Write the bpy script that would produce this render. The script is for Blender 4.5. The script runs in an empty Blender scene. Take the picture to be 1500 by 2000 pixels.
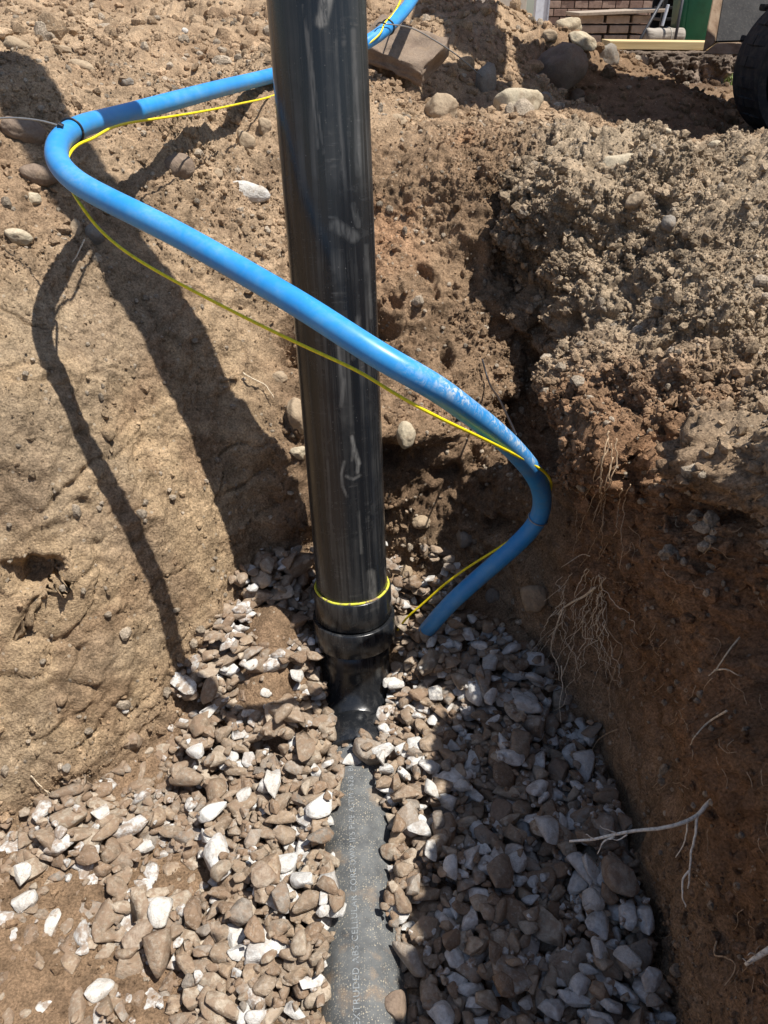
import bpy, bmesh, math, random
import numpy as np
from mathutils import Vector, Matrix, Euler
from mathutils.bvhtree import BVHTree

R = math.radians
rng = np.random.default_rng(7)
random.seed(7)
SC = bpy.context.scene
COL = SC.collection

# ------------------------------------------------------------------ camera
TH = R(34.0); F = 1502.0; CAMZ = 1.0
cam_d = bpy.data.cameras.new('camera')
cam = bpy.data.objects.new('camera', cam_d); COL.objects.link(cam)
cam.location = (0, 0, CAMZ); cam.rotation_euler = (R(90) - TH, 0, 0)
cam_d.sensor_fit = 'VERTICAL'; cam_d.sensor_height = 24.0
cam_d.lens = 24.0 * F / 2000.0
cam_d.clip_start = 0.02; cam_d.clip_end = 200
SC.camera = cam
SC.render.resolution_x = 768; SC.render.resolution_y = 1024

# ------------------------------------------------------------------ light
LD = Vector((-1.0, 0.42, -2.6)).normalized()          # direction the sunlight travels
S = -LD
sun_el = math.asin(S.z); sun_az = math.atan2(S.x, S.y)
world = bpy.data.worlds.new('World'); SC.world = world; world.use_nodes = True
wn = world.node_tree; wn.nodes.clear()
sky = wn.nodes.new('ShaderNodeTexSky'); sky.sky_type = 'NISHITA'; sky.sun_disc = False
sky.sun_elevation = sun_el; sky.sun_rotation = sun_az
bg = wn.nodes.new('ShaderNodeBackground'); bg.inputs[1].default_value = 0.088
wo = wn.nodes.new('ShaderNodeOutputWorld')
wn.links.new(sky.outputs[0], bg.inputs[0]); wn.links.new(bg.outputs[0], wo.inputs[0])
sl = bpy.data.lights.new('sun', 'SUN'); sl.energy = 4.9; sl.angle = R(0.55); sl.color = (1.0, 0.955, 0.89)
so = bpy.data.objects.new('sun', sl); COL.objects.link(so); so.location = (3, -2, 8)
so.rotation_euler = S.to_track_quat('Z', 'Y').to_euler()
SC.view_settings.view_transform = 'Standard'; SC.view_settings.look = 'None'
SC.view_settings.gamma = 1.0; SC.view_settings.exposure = 0.50
SC.render.engine = 'CYCLES'

# ------------------------------------------------------------------ helpers
CT, ST = math.cos(TH), math.sin(TH)
def ray(px, py):
    u = (px - 750) / F; v = (py - 1000) / F
    return Vector((u, CT - v * ST, -(ST + v * CT)))
def at(px, py, d):
    return Vector((0, 0, CAMZ)) + ray(px, py) * d

def tag(o, label=None, cat=None, group=None, kind=None):
    if label: o['label'] = label
    if cat: o['category'] = cat
    if group: o['group'] = group
    if kind: o['kind'] = kind
    return o
def empty(name, loc, label, cat, group=None, rot=(0, 0, 0)):
    o = bpy.data.objects.new(name, None); COL.objects.link(o)
    o.location = loc; o.rotation_euler = rot; o.empty_display_size = 0.05
    return tag(o, label, cat, group)
def link(name, me, mat=None, parent=None):
    o = bpy.data.objects.new(name, me); COL.objects.link(o)
    if mat is not None and len(me.materials) == 0: me.materials.append(mat)
    if parent is not None:
        o.parent = parent
        # geometry is given in world space: cancel the parent's placement
        pm = Matrix.LocRotScale(parent.location, parent.rotation_euler, None)
        if parent.parent is not None:
            pp = parent.parent
            pm = Matrix.LocRotScale(pp.location, pp.rotation_euler, None) @ parent.matrix_parent_inverse @ pm
        o.matrix_parent_inverse = pm.inverted()
    return o
def np_mesh(name, V, Fc, smooth=True, attrs=None, colors=None):
    V = np.asarray(V, dtype=np.float32); Fc = np.asarray(Fc, dtype=np.int32)
    me = bpy.data.meshes.new(name)
    n = Fc.shape[1]
    me.vertices.add(len(V)); me.vertices.foreach_set('co', V.ravel())
    me.loops.add(Fc.size); me.loops.foreach_set('vertex_index', Fc.ravel())
    me.polygons.add(len(Fc))
    me.polygons.foreach_set('loop_start', np.arange(0, Fc.size, n, dtype=np.int32))
    me.polygons.foreach_set('use_smooth', np.full(len(Fc), smooth, dtype=bool))
    me.update(calc_edges=True)
    for k, a in (attrs or {}).items():
        at_ = me.attributes.new(k, 'FLOAT', 'POINT'); at_.data.foreach_set('value', np.asarray(a, np.float32))
    for k, a in (colors or {}).items():
        at_ = me.attributes.new(k, 'FLOAT_COLOR', 'POINT')
        c = np.ones((len(V), 4), np.float32); c[:, :3] = a
        at_.data.foreach_set('color', c.ravel())
    return me
def bm_mesh(name, bm, smooth=False):
    me = bpy.data.meshes.new(name); bm.to_mesh(me); bm.free()
    if smooth:
        for p in me.polygons: p.use_smooth = True
    return me
def add_box(bm, c, s, rot=None, bev=0.0):
    r = bmesh.ops.create_cube(bm, size=1.0)
    vs = r['verts']
    bmesh.ops.scale(bm, vec=s, verts=vs)
    if bev > 0:
        es = list({e for v in vs for e in v.link_edges})
        rr = bmesh.ops.bevel(bm, geom=es, offset=bev, segments=2, affect='EDGES', profile=0.6)
        vs = list({v for f in rr['faces'] for v in f.verts} | {v for v in vs if v.is_valid})
    if rot is not None: bmesh.ops.rotate(bm, cent=(0, 0, 0), matrix=Euler(rot).to_matrix(), verts=vs)
    bmesh.ops.translate(bm, vec=c, verts=vs)
    return vs
def box_obj(name, c, s, mat, parent=None, rot=None, bev=0.004):
    bm = bmesh.new(); add_box(bm, c, s, rot, bev)
    return link(name, bm_mesh(name, bm), mat, parent)
def catmull(P, n=12):
    P = [np.array(p, float) for p in P]
    Q = [2 * P[0] - P[1]] + P + [2 * P[-1] - P[-2]]
    out = []
    for i in range(1, len(Q) - 2):
        p0, p1, p2, p3 = Q[i - 1], Q[i], Q[i + 1], Q[i + 2]
        # centripetal parametrisation keeps tight bends free of loops
        t0 = 0; t1 = t0 + max(1e-6, np.linalg.norm(p1 - p0)) ** .5
        t2 = t1 + max(1e-6, np.linalg.norm(p2 - p1)) ** .5; t3 = t2 + max(1e-6, np.linalg.norm(p3 - p2)) ** .5
        for k in range(n):
            t = t1 + (t2 - t1) * k / n
            A1 = (t1 - t) / (t1 - t0) * p0 + (t - t0) / (t1 - t0) * p1
            A2 = (t2 - t) / (t2 - t1) * p1 + (t - t1) / (t2 - t1) * p2
            A3 = (t3 - t) / (t3 - t2) * p2 + (t - t2) / (t3 - t2) * p3
            B1 = (t2 - t) / (t2 - t0) * A1 + (t - t0) / (t2 - t0) * A2
            B2 = (t3 - t) / (t3 - t1) * A2 + (t - t1) / (t3 - t1) * A3
            out.append((t2 - t) / (t2 - t1) * B1 + (t - t1) / (t2 - t1) * B2)
    out.append(P[-1]); return np.array(out)
def smooth_path(P, it):
    P = P.copy()
    for _ in range(it):
        P[1:-1] = .5 * P[1:-1] + .25 * (P[:-2] + P[2:])
    return P
def tube_data(P, rad, seg=12, cap=True):
    P = np.asarray(P, float); n = len(P)
    rad = np.full(n, rad) if np.isscalar(rad) else np.asarray(rad)
    T = np.gradient(P, axis=0); T /= np.linalg.norm(T, axis=1)[:, None] + 1e-12
    a = np.cross(T[0], [0, 0, 1.0])
    if np.linalg.norm(a) < 1e-3: a = np.cross(T[0], [1.0, 0, 0])
    a /= np.linalg.norm(a)
    V = []
    for i in range(n):
        a = a - T[i] * np.dot(a, T[i]); a /= np.linalg.norm(a)
        b = np.cross(T[i], a)
        for k in range(seg):
            w = 2 * math.pi * k / seg
            V.append(P[i] + rad[i] * (a * math.cos(w) + b * math.sin(w)))
    Fc = []
    for i in range(n - 1):
        for k in range(seg):
            k2 = (k + 1) % seg
            Fc.append((i * seg + k, i * seg + k2, (i + 1) * seg + k2, (i + 1) * seg + k))
    if cap:
        V.append(P[0]); V.append(P[-1]); c0 = n * seg; c1 = c0 + 1
        for k in range(seg):
            k2 = (k + 1) % seg
            Fc.append((c0, k2, k, k)); Fc.append((c1, (n - 1) * seg + k, (n - 1) * seg + k2, (n - 1) * seg + k2))
    return V, Fc
def tube_mesh(name, parts, smooth=True):
    bm = bmesh.new()
    for V, Fc in parts:
        vs = [bm.verts.new(v) for v in V]
        for f in Fc:
            idx = []
            for i in f:
                if i not in idx: idx.append(i)
            try: bm.faces.new([vs[i] for i in idx])
            except ValueError: pass
    return bm_mesh(name, bm, smooth)
def lathe(name, prof, base, axis, seg=72):
    """profile (radius, height along axis) swept round an axis"""
    axis = Vector(axis).normalized(); q = axis.to_track_quat('Z', 'Y')
    bm = bmesh.new(); rings = []
    for r, h in prof:
        rings.append([bm.verts.new(Vector(base) + q @ Vector((r * math.cos(2 * math.pi * k / seg), r * math.sin(2 * math.pi * k / seg), h))) for k in range(seg)])
    for a, b in zip(rings[:-1], rings[1:]):
        for k in range(seg):
            f = bm.faces.new((a[k], a[(k + 1) % seg], b[(k + 1) % seg], b[k])); f.smooth = True
    me = bpy.data.meshes.new(name); bm.normal_update(); bm.to_mesh(me); bm.free()
    return me

# ------------------------------------------------------------------ noise (numpy)
def _hash(ix, iy, iz, seed):
    h = (ix.astype(np.uint32) * np.uint32(374761393) + iy.astype(np.uint32) * np.uint32(668265263)
         + iz.astype(np.uint32) * np.uint32(2147483647) + np.uint32((seed * 974711 + 1013904223) & 0xffffffff))
    h = (h ^ (h >> np.uint32(13))) * np.uint32(1274126177)
    h = (h ^ (h >> np.uint32(16))) * np.uint32(2246822519)
    return ((h ^ (h >> np.uint32(15))) & np.uint32(0xffff)).astype(np.float32) / 65535.0
def vnoise(P, scale, seed=0):
    q = np.asarray(P, np.float32) * np.float32(scale) + np.float32(173.3 + seed * 7.31)
    i = np.floor(q).astype(np.int64); f = q - i
    f = f * f * f * (f * (f * 6 - 15) + 10)
    x, y, z = i[:, 0], i[:, 1], i[:, 2]; fx, fy, fz = f[:, 0], f[:, 1], f[:, 2]
    out = 0
    for dx in (0, 1):
        wx = fx if dx else 1 - fx
        for dy in (0, 1):
            wy = fy if dy else 1 - fy
            for dz in (0, 1):
                wz = fz if dz else 1 - fz
                out = out + _hash(x + dx, y + dy, z + dz, seed) * wx * wy * wz
    return out * 2 - 1
def fbm(P, scale, octv=4, gain=.5, seed=0, ridge=False):
    t = 0; a = 1; s = 0
    M = np.array([[.8, .6, 0], [-.48, .64, .6], [.36, -.48, .8]], np.float32)
    Q = np.asarray(P, np.float32)
    for o in range(octv):
        n = vnoise(Q, scale, seed + o * 13)
        if ridge: n = 1 - 2 * np.abs(n)
        t = t + n * a; s += a; a *= gain; scale *= 2.03; Q = Q @ M
    return t / s
def sstep(a, b, x):
    t = np.clip((x - a) / (b - a), 0, 1); return t * t * (3 - 2 * t)

def clump(P, scale, seed=0, warp=.35):
    """cauliflower-like lumps: rounded cells of varied height"""
    q = np.asarray(P, np.float32) * np.float32(scale)
    q = q + warp * np.stack([vnoise(q, 1.3, seed + 91), vnoise(q, 1.3, seed + 92), vnoise(q, 1.3, seed + 93)], 1) + np.float32(57.0)
    i = np.floor(q - .5).astype(np.int64); best = np.full(len(q), -9., np.float32)
    for dx in (0, 1):
        for dy in (0, 1):
            for dz in (0, 1):
                cx_, cy_, cz_ = i[:, 0] + dx, i[:, 1] + dy, i[:, 2] + dz
                jx, jy, jz = (_hash(cx_, cy_, cz_, seed + k) for k in (1, 2, 3)); rr = .45 + .4 * _hash(cx_, cy_, cz_, seed + 4)
                d2 = (q[:, 0] - cx_ - .2 - .6 * jx) ** 2 + (q[:, 1] - cy_ - .2 - .6 * jy) ** 2 + (q[:, 2] - cz_ - .2 - .6 * jz) ** 2
                best = np.maximum(best, rr - d2 / rr)
    return np.clip(best, -.4, 1) / .85

# ------------------------------------------------------------------ materials
class NT:
    def __init__(s, name):
        s.m = bpy.data.materials.new(name); s.m.use_nodes = True; s.t = s.m.node_tree
        s.t.nodes.clear()
        s.out = s.n('ShaderNodeOutputMaterial'); s.p = s.n('ShaderNodeBsdfPrincipled')
        s.l(s.p.outputs[0], s.out.inputs[0])
    def n(s, ty, **kw):
        nd = s.t.nodes.new(ty)
        for k, v in kw.items(): setattr(nd, k, v)
        return nd
    def l(s, a, b): s.t.links.new(a, b)
    def coord(s): return s.n('ShaderNodeTexCoord').outputs['Object']
    def noise(s, vec, scale, detail=4, rough=.55, dist=0):
        n = s.n('ShaderNodeTexNoise'); n.inputs['Scale'].default_value = scale
        n.inputs['Detail'].default_value = detail; n.inputs['Roughness'].default_value = rough
        n.inputs['Distortion'].default_value = dist
        if vec is not None: s.l(vec, n.inputs['Vector'])
        return n.outputs['Fac']
    def vor(s, vec, scale, feat='F1', out='Distance'):
        n = s.n('ShaderNodeTexVoronoi'); n.feature = feat; n.inputs['Scale'].default_value = scale
        if vec is not None: s.l(vec, n.inputs['Vector'])
        return n.outputs[out]
    def ramp(s, fac, stops):
        n = s.n('ShaderNodeValToRGB'); e = n.color_ramp.elements
        while len(e) < len(stops): e.new(.5)
        for i, (p, c) in enumerate(stops):
            e[i].position = p; c = (c, c, c) if np.isscalar(c) else c; e[i].color = (*c, 1)
        s.l(fac, n.inputs[0]); return n.outputs[0]
    def mix(s, fac, a, b, mode='MIX'):
        n = s.n('ShaderNodeMix', data_type='RGBA', blend_type=mode)
        for i, v in ((0, fac), (6, a), (7, b)):
            if hasattr(v, 'is_linked') or isinstance(v, bpy.types.NodeSocket): s.l(v, n.inputs[i])
            else:
                n.inputs[i].default_value = v if i == 0 else (*v, 1)
        return n.outputs[2]
    def math(s, op, a, b=0.0):
        n = s.n('ShaderNodeMath', operation=op)
        for i, v in ((0, a), (1, b)):
            if isinstance(v, bpy.types.NodeSocket): s.l(v, n.inputs[i])
            else: n.inputs[i].default_value = v
        return n.outputs[0]
    def attr(s, name, out='Color'):
        n = s.n('ShaderNodeAttribute'); n.attribute_name = name; return n.outputs[out]
    def map(s, vec, scale=(1, 1, 1), rot=(0, 0, 0)):
        n = s.n('ShaderNodeMapping'); s.l(vec, n.inputs[0]); n.inputs['Scale'].default_value = scale
        n.inputs['Rotation'].default_value = rot; return n.outputs[0]
    def bump(s, h, strength=.5, dist=.01, prev=None):
        n = s.n('ShaderNodeBump'); n.inputs['Strength'].default_value = strength
        n.inputs['Distance'].default_value = dist; s.l(h, n.inputs['Height'])
        if prev is not None: s.l(prev, n.inputs['Normal'])
        return n.outputs[0]
    def fin(s, col=None, rough=.9, nrm=None, spec=.2, metal=0):
        if col is not None:
            if isinstance(col, bpy.types.NodeSocket): s.l(col, s.p.inputs['Base Color'])
            else: s.p.inputs['Base Color'].default_value = (*col, 1)
        if isinstance(rough, bpy.types.NodeSocket): s.l(rough, s.p.inputs['Roughness'])
        else: s.p.inputs['Roughness'].default_value = rough
        s.p.inputs['Specular IOR Level'].default_value = spec; s.p.inputs['Metallic'].default_value = metal
        if nrm is not None: s.l(nrm, s.p.inputs['Normal'])
        return s.m

def mat_soil(name='soil', attr_name='soil'):
    m = NT(name); c = m.coord(); base = m.attr(attr_name)
    n1 = m.noise(c, 38, 6, .65); n2 = m.noise(c, 320, 5, .7); n3 = m.noise(c, 7, 4, .6)
    col = m.mix(1.0, base, m.ramp(n1, [(.3, .6), (.5, 1.0), (.7, 1.35)]), 'MULTIPLY')
    col = m.mix(1.0, col, m.ramp(n2, [(.32, .52), (.5, 1.0), (.68, 1.5)]), 'MULTIPLY')
    col = m.mix(1.0, col, m.ramp(n3, [(.3, .8), (.5, 1.0), (.7, 1.14)]), 'MULTIPLY')
    # tiny pale stone chips in the earth
    vc = m.n('ShaderNodeTexVoronoi'); vc.inputs['Scale'].default_value = 120; m.l(c, vc.inputs['Vector'])
    sel = m.n('ShaderNodeSeparateColor'); m.l(vc.outputs['Color'], sel.inputs[0])
    chip = m.math('MULTIPLY', m.math('GREATER_THAN', sel.outputs[0], .93), m.math('LESS_THAN', vc.outputs['Distance'], .3))
    col = m.mix(m.math('MULTIPLY', chip, .6), col, (.46, .39, .30))
    b = m.bump(m.noise(c, 900, 3, .7), .35, .002)
    b = m.bump(n2, .8, .006, b)
    b = m.bump(m.vor(c, 170), .35, .004, b)
    return m.fin(col, 1.0, b, .08)
def mat_gravel():
    m = NT('gravel_stone'); c = m.coord(); base = m.attr('stone')
    n1 = m.noise(c, 130, 5, .7); n2 = m.noise(c, 600, 4, .7)
    pm = m.ramp(m.noise(c, 210, 5, .75), [(.50, 0.0), (.60, .55)])
    col = m.mix(pm, base, m.mix(.55, base, (.55, .50, .43)))
    col = m.mix(1.0, col, m.ramp(n1, [(.3, .66), (.5, 1.0), (.72, 1.2)]), 'MULTIPLY')
    col = m.mix(1.0, col, m.ramp(n2, [(.28, .75), (.45, 1.0), (.72, 1.1)]), 'MULTIPLY')
    # caked earth on parts of each stone
    d = m.ramp(m.noise(c, 75, 6, .75), [(.45, 0.0), (.56, 1.0)])
    dirt = m.math('MULTIPLY', d, m.attr('mud', 'Fac'))
    col = m.mix(dirt, col, (.265, .185, .125))
    vv = m.ramp(m.vor(c, 260), [(.0, 1.0), (.12, 0.0)])
    sp = m.math('MULTIPLY', m.math('MULTIPLY', vv, m.ramp(m.noise(c, 45, 2), [(.52, 0.0), (.6, 1.0)])), .7)
    col = m.mix(sp, col, (.10, .085, .07))
    b = m.bump(n2, .5, .003); b = m.bump(n1, .5, .006, b)
    return m.fin(col, .92, b, .2)
def mat_rock(name, c1, c2, sc=1.0):
    m = NT(name); c = m.coord()
    n1 = m.noise(c, 22 * sc, 6, .65, .4); n2 = m.noise(c, 260 * sc, 4, .7)
    col = m.mix(m.ramp(n1, [(.38, 0.0), (.62, 1.0)]), c1, c2)
    col = m.mix(1.0, col, m.ramp(n2, [(.3, .75), (.5, 1.0), (.7, 1.15)]), 'MULTIPLY')
    d = m.ramp(m.noise(c, 35 * sc, 5, .7), [(.56, 0.0), (.68, .75)])
    col = m.mix(d, col, (.25, .18, .12))
    b = m.bump(n2, .35, .003); b = m.bump(n1, .5, .012, b)
    return m.fin(col, .9, b, .2)
def mat_black_pipe(name='black_abs', dusty=1.0, axis='Z'):
    m = NT(name); c = m.coord()
    st = (90, 90, 2.0) if axis == 'Z' else (90, 2.0, 90)
    st2 = (38, 38, .9) if axis == 'Z' else (38, .9, 38)
    cross = (22, 22, 210) if axis == 'Z' else (6, 260, 6)
    s1 = m.noise(m.map(c, st), 1.0, 5, .6, .5)
    s2 = m.noise(m.map(c, st2), 1.0, 5, .65, 2.2)
    s3 = m.noise(c, 30, 5, .7, .8); s4 = m.noise(c, 9, 4, .6)
    chat = m.noise(m.map(c, cross), 1.0, 4, .7)
    a = m.ramp(s1, [(.50, 0.0), (.64, .7)]); b_ = m.ramp(s2, [(.46, 0.0), (.60, .8)])
    area = m.ramp(s4, [(.40, 0.25), (.58, 1.0)])
    d = m.math('MULTIPLY', m.math('ADD', a, m.math('MULTIPLY', b_, .55)), area)
    ch = m.math('MULTIPLY', m.ramp(chat, [(.54, 0.0), (.62, 1.0)]), m.math('MULTIPLY', m.ramp(s2, [(.48, 0.0), (.56, .6)]), m.ramp(m.noise(c, 24, 3), [(.5, 0.0), (.6, 1.0)])))
    d = m.math('ADD', d, ch)
    d = m.math('ADD', d, m.math('MULTIPLY', m.ramp(s3, [(.58, 0.0), (.76, 1.0)]), .35))
    d = m.math('ADD', m.math('MULTIPLY', d, .19 * dusty), .004)
    scf = m.math('MULTIPLY', m.attr('scuff', 'Fac'), m.ramp(m.noise(m.map(c, (160, 160, 30)), 1.0, 5, .7), [(.36, .05), (.56, 1.0)]))
    d = m.math('ADD', d, m.math('MULTIPLY', scf, .5))
    sp = m.math('MULTIPLY', m.ramp(m.vor(c, 190), [(.0, 1.0), (.16, 0.0)]), m.ramp(m.noise(c, 60, 3), [(.54, 0.0), (.60, .8)]))
    d = m.math('MINIMUM', m.math('ADD', d, m.math('MULTIPLY', sp, .55 * dusty)), 1.0)
    col = m.mix(d, (.009, .0105, .013), (.30, .29, .27))
    rg = m.math('ADD', .24, m.math('MULTIPLY', d, 1.1))
    bp = m.bump(s1, .12, .0015); bp = m.bump(m.math('ADD', ch, sp), .15, .0008, bp)
    return m.fin(col, rg, bp, .5)
def mat_low_pipe():
    m = NT('dusty_black_abs'); c = m.coord()
    n1 = m.noise(c, 1500, 3, .6)
    v = m.n('ShaderNodeTexVoronoi'); v.inputs['Scale'].default_value = 430; m.l(c, v.inputs['Vector'])
    sc_ = m.n('ShaderNodeSeparateColor'); m.l(v.outputs['Color'], sc_.inputs[0])
    g = m.math('MULTIPLY', m.math('GREATER_THAN', sc_.outputs[0], .52), m.math('LESS_THAN', v.outputs['Distance'], .36))
    v2 = m.n('ShaderNodeTexVoronoi'); v2.inputs['Scale'].default_value = 300; m.l(c, v2.inputs['Vector'])
    s2 = m.n('ShaderNodeSeparateColor'); m.l(v2.outputs['Color'], s2.inputs[0])
    g2 = m.math('MULTIPLY', m.math('GREATER_THAN', s2.outputs[0], .6), m.math('LESS_THAN', v2.outputs['Distance'], .3))
    den = m.ramp(m.noise(c, 30, 4, .7), [(.35, .15), (.6, 1.0)]); g = m.math('MULTIPLY', g, den); g2 = m.math('MULTIPLY', g2, den)
    film = m.math('MULTIPLY', m.ramp(m.noise(c, 40, 4, .6), [(.3, .35), (.65, 1.0)]), .42)
    col = m.mix(film, (.022, .025, .030), (.30, .31, .30))
    col = m.mix(m.math('MULTIPLY', g, .5), col, (.40, .37, .30))
    col = m.mix(m.math('MULTIPLY', g2, .65), col, (.50, .44, .33))
    br = m.ramp(m.noise(c, 22, 4, .6), [(.56, 0.0), (.66, .7)])
    col = m.mix(m.math('MULTIPLY', br, m.ramp(n1, [(.4, 0.0), (.55, 1.0)])), col, (.30, .21, .13))
    b = m.bump(m.math('ADD', g, g2), .6, .0012)
    return m.fin(col, .62, b, .4)
def mat_blue():
    m = NT('blue_polyethylene'); c = m.coord(); w = m.attr('dust', 'Fac')
    n = m.noise(c, 70, 5, .65, .6); n2 = m.noise(c, 18, 4, .6)
    col = m.mix(m.ramp(n2, [(.35, 0.0), (.7, 1.0)]), (.022, .24, .60), (.036, .295, .65))
    sc = m.math('ADD', m.ramp(n, [(.45, 0.0), (.72, .14)]), m.math('MULTIPLY', m.ramp(m.noise(c, 9, 5, .7), [(.5, 0.0), (.7, .28)]), m.ramp(m.noise(c, 300, 3, .7), [(.4, .3), (.6, 1.0)])))
    col = m.mix(sc, col, (.27, .40, .56))
    # earth dust on the flanks and flecks of dry clay where the attribute says so
    fl = m.math('MULTIPLY', m.ramp(m.noise(c, 120, 6, .75, .6), [(.48, 0.0), (.60, 1.0)]), m.ramp(m.noise(c, 32, 3), [(.36, .25), (.56, 1.0)]))
    col = m.mix(m.math('MULTIPLY', fl, w), col, (.55, .62, .66))
    gd = m.math('MULTIPLY', m.ramp(m.noise(c, 26, 5, .7), [(.45, 0.0), (.75, .4)]), m.attr('under', 'Fac'))
    col = m.mix(gd, col, (.30, .29, .24))
    return m.fin(col, m.math('ADD', .36, m.math('MULTIPLY', sc, .8)), m.bump(n, .06, .001), .45)
def mat_plain(name, col, rough=.5, nsc=60, amt=.15, spec=.4, metal=0, bump=.1):
    m = NT(name); c = m.coord(); n = m.noise(c, nsc, 5, .65)
    o = m.mix(1.0, col, m.ramp(n, [(.3, 1 - amt * 2), (.5, 1.0), (.7, 1 + amt)]), 'MULTIPLY')
    return m.fin(o, rough, m.bump(n, bump, .002), spec, metal)

M_soil = mat_soil(); M_grav = mat_gravel()
M_pipe = mat_black_pipe(); M_fit = mat_black_pipe('black_fitting', .55); M_low = mat_low_pipe(); M_blue = mat_blue()
M_yel = mat_plain('yellow_insulation', (.84, .68, .015), .45, 200, .15)
M_glue = NT('yellow_cement'); _c = M_glue.coord(); _n = M_glue.noise(_c, 70, 4, .6); M_glue = M_glue.fin(M_glue.mix(M_glue.ramp(_n, [(.48, 0.0), (.54, 1.0)]), (.56, .56, .06), (.25, .18, .11)), .8, M_glue.bump(_n, .5, .002), .2)
M_tie = mat_plain('dark_tie', (.02, .02, .024), .4)
M_shade_band = mat_plain('shade_band', (.012, .018, .035), .38, 80, .2)  # unused: dark tone for the upright's shadow across the blue pipe
M_steel = mat_plain('galvanised_wire', (.35, .35, .34), .35, 100, .1, .5, .6)
M_root = mat_plain('root_bark', (.66, .55, .40), .85, 300, .3, .2)
M_rootp = mat_plain('pale_root', (.82, .75, .62), .8, 260, .25, .2)
M_rootd = mat_plain('thin_root', (.46, .33, .21), .9, 300, .3, .2)

# ------------------------------------------------------------------ the ground
FLOOR = np.array([(-.205, 1.075), (-.05, 1.085), (.10, 1.06), (.20, 1.02), (.275, .955), (.345, .82), (.352, .64), (.338, .45), (.33, -.8),
                  (-1.5, -.8), (-1.2, .05), (-.80, .43), (-.56, .62), (-.46, .70), (-.37, .79), (-.315, .88), (-.25, .99)])
def poly_dist(x, y):
    n = len(FLOOR); d = np.full(x.shape, 1e9); inside = np.zeros(x.shape, bool)
    for i in range(n):
        ax, ay = FLOOR[i]; bx, by = FLOOR[(i + 1) % n]
        ex, ey = bx - ax, by - ay
        t = np.clip(((x - ax) * ex + (y - ay) * ey) / (ex * ex + ey * ey), 0, 1)
        d = np.minimum(d, np.hypot(x - ax - t * ex, y - ay - t * ey))
        c = ((ay > y) != (by > y)) & (x < (bx - ax) * (y - ay) / (by - ay + 1e-12) + ax)
        inside ^= c
    return np.where(inside, -d, d)
PROF = {
    'L': ([-1, 0, .03, .10, .19, .38, .6, 1], [0, .0, .12, .36, .60, .79, .85, .9]),
    'C': ([-1, 0, .03, .10, .22, .33, .46, .6, 1], [0, .0, .14, .345, .575, .70, .84, .90, .92]),
    'B': ([-1, 0, .03, .06, .10, .26, .5, .7, 1], [0, .0, .20, .33, .37, .47, .63, .735, .75]),
    'G': ([-1, 0, .06, .16, .30, .46, .7, 1], [0, .0, .06, .24, .48, .68, .84, .9]),
    'V': ([-1, 0, .05, .20, .36, .6, .8, 1], [0, .0, .16, .30, .42, .66, .72, .74]),
    'R': ([-1, 0, .012, .03, .12, .35, .6, 1], [0, .0, .30, .52, .60, .72, .76, .78]),
    'N': ([-1, 0, .012, .035, .12, .3, .6, 1], [0, .0, .45, .76, .84, .86, .86, .86]),
}
ANCH = [('L', -.45, .9), ('G', -.8, .75), ('G', -.66, .78), ('G', -1.2, .4), ('C', -.36, 1.22), ('C', -.27, 1.14), ('C', -.50, 1.32), ('L', -.9, 1.3), ('L', -1.5, 0),
        ('B', 0, 1.3), ('B', .13, 1.35), ('B', 0, 1.75), ('B', -.12, 1.35), ('V', .32, 1.28), ('V', .30, 1.15),
        ('R', .50, 1.0), ('R', .62, 1.15), ('R', .52, 1.5), ('R', .42, .85), ('N', .45, .50), ('N', .5, .1), ('N', .8, .3), ('N', .5, -.4)]
FAR = np.array([(-.95, 2.25, .92), (-.69, 2.72, .92), (-.56, 3.3, 1.0), (-.25, 1.95, .865), (-.24, 1.78, .845), (-.40, 1.72, .855), (-.5, 1.6, .87), (.16, 1.85, .735), (.35, 2.37, .745),
                (.26, 3.0, .90), (.05, 2.7, .90), (.42, 3.6, .98), (.62, 3.55, .88), (.90, 3.7, .80), (1.05, 3.6, .72), (.5, 1.64, .745), (.73, 1.64, .74), (.65, 1.9, .71),
                (.9, 2.3, .60), (1.0, 2.7, .56), (1.4, 3.1, .55), (1.5, 4.3, .54), (1.25, 4.6, .55), (1.8, 4.6, .54), (2.4, 3.5, .55), (2.6, 4.6, .56),
                (1.2, 2.0, .66), (1.6, 1.5, .74), (.7, 3.1, .66), (.85, 2.9, .60),
                (-1, 1.1, .9), (-1.5, .5, .95), (1.2, .8, .8), (1.2, 0, .8), (-1.6, -.3, .9), (-1.1, 4.2, 1.6), (0, 4.3, 1.35), (-2.2, 3, 1.3),
                (-.4, 5.5, 1.1), (1.0, 6.5, .56), (1.6, 5.6, .55), (1.9, 6.5, .54), (2.6, 7.5, .54), (1.3, 8.5, .5), (2.2, 9.5, .5), (.97, 3.75, .80), (1.22, 3.7, .63), (1.42, 3.7, .55), (1.15, 4.15, .55), (.85, 4.4, .60), (1.3, 5.0, .54), (.95, 5.4, .56), (3.5, 6.5, .6), (6, 3, .7), (-5, 2, .8), (-5, 8, .7), (8, 8, .6), (0, 10, .6), (5, -3, .8), (-5, -3, .8)])
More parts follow.
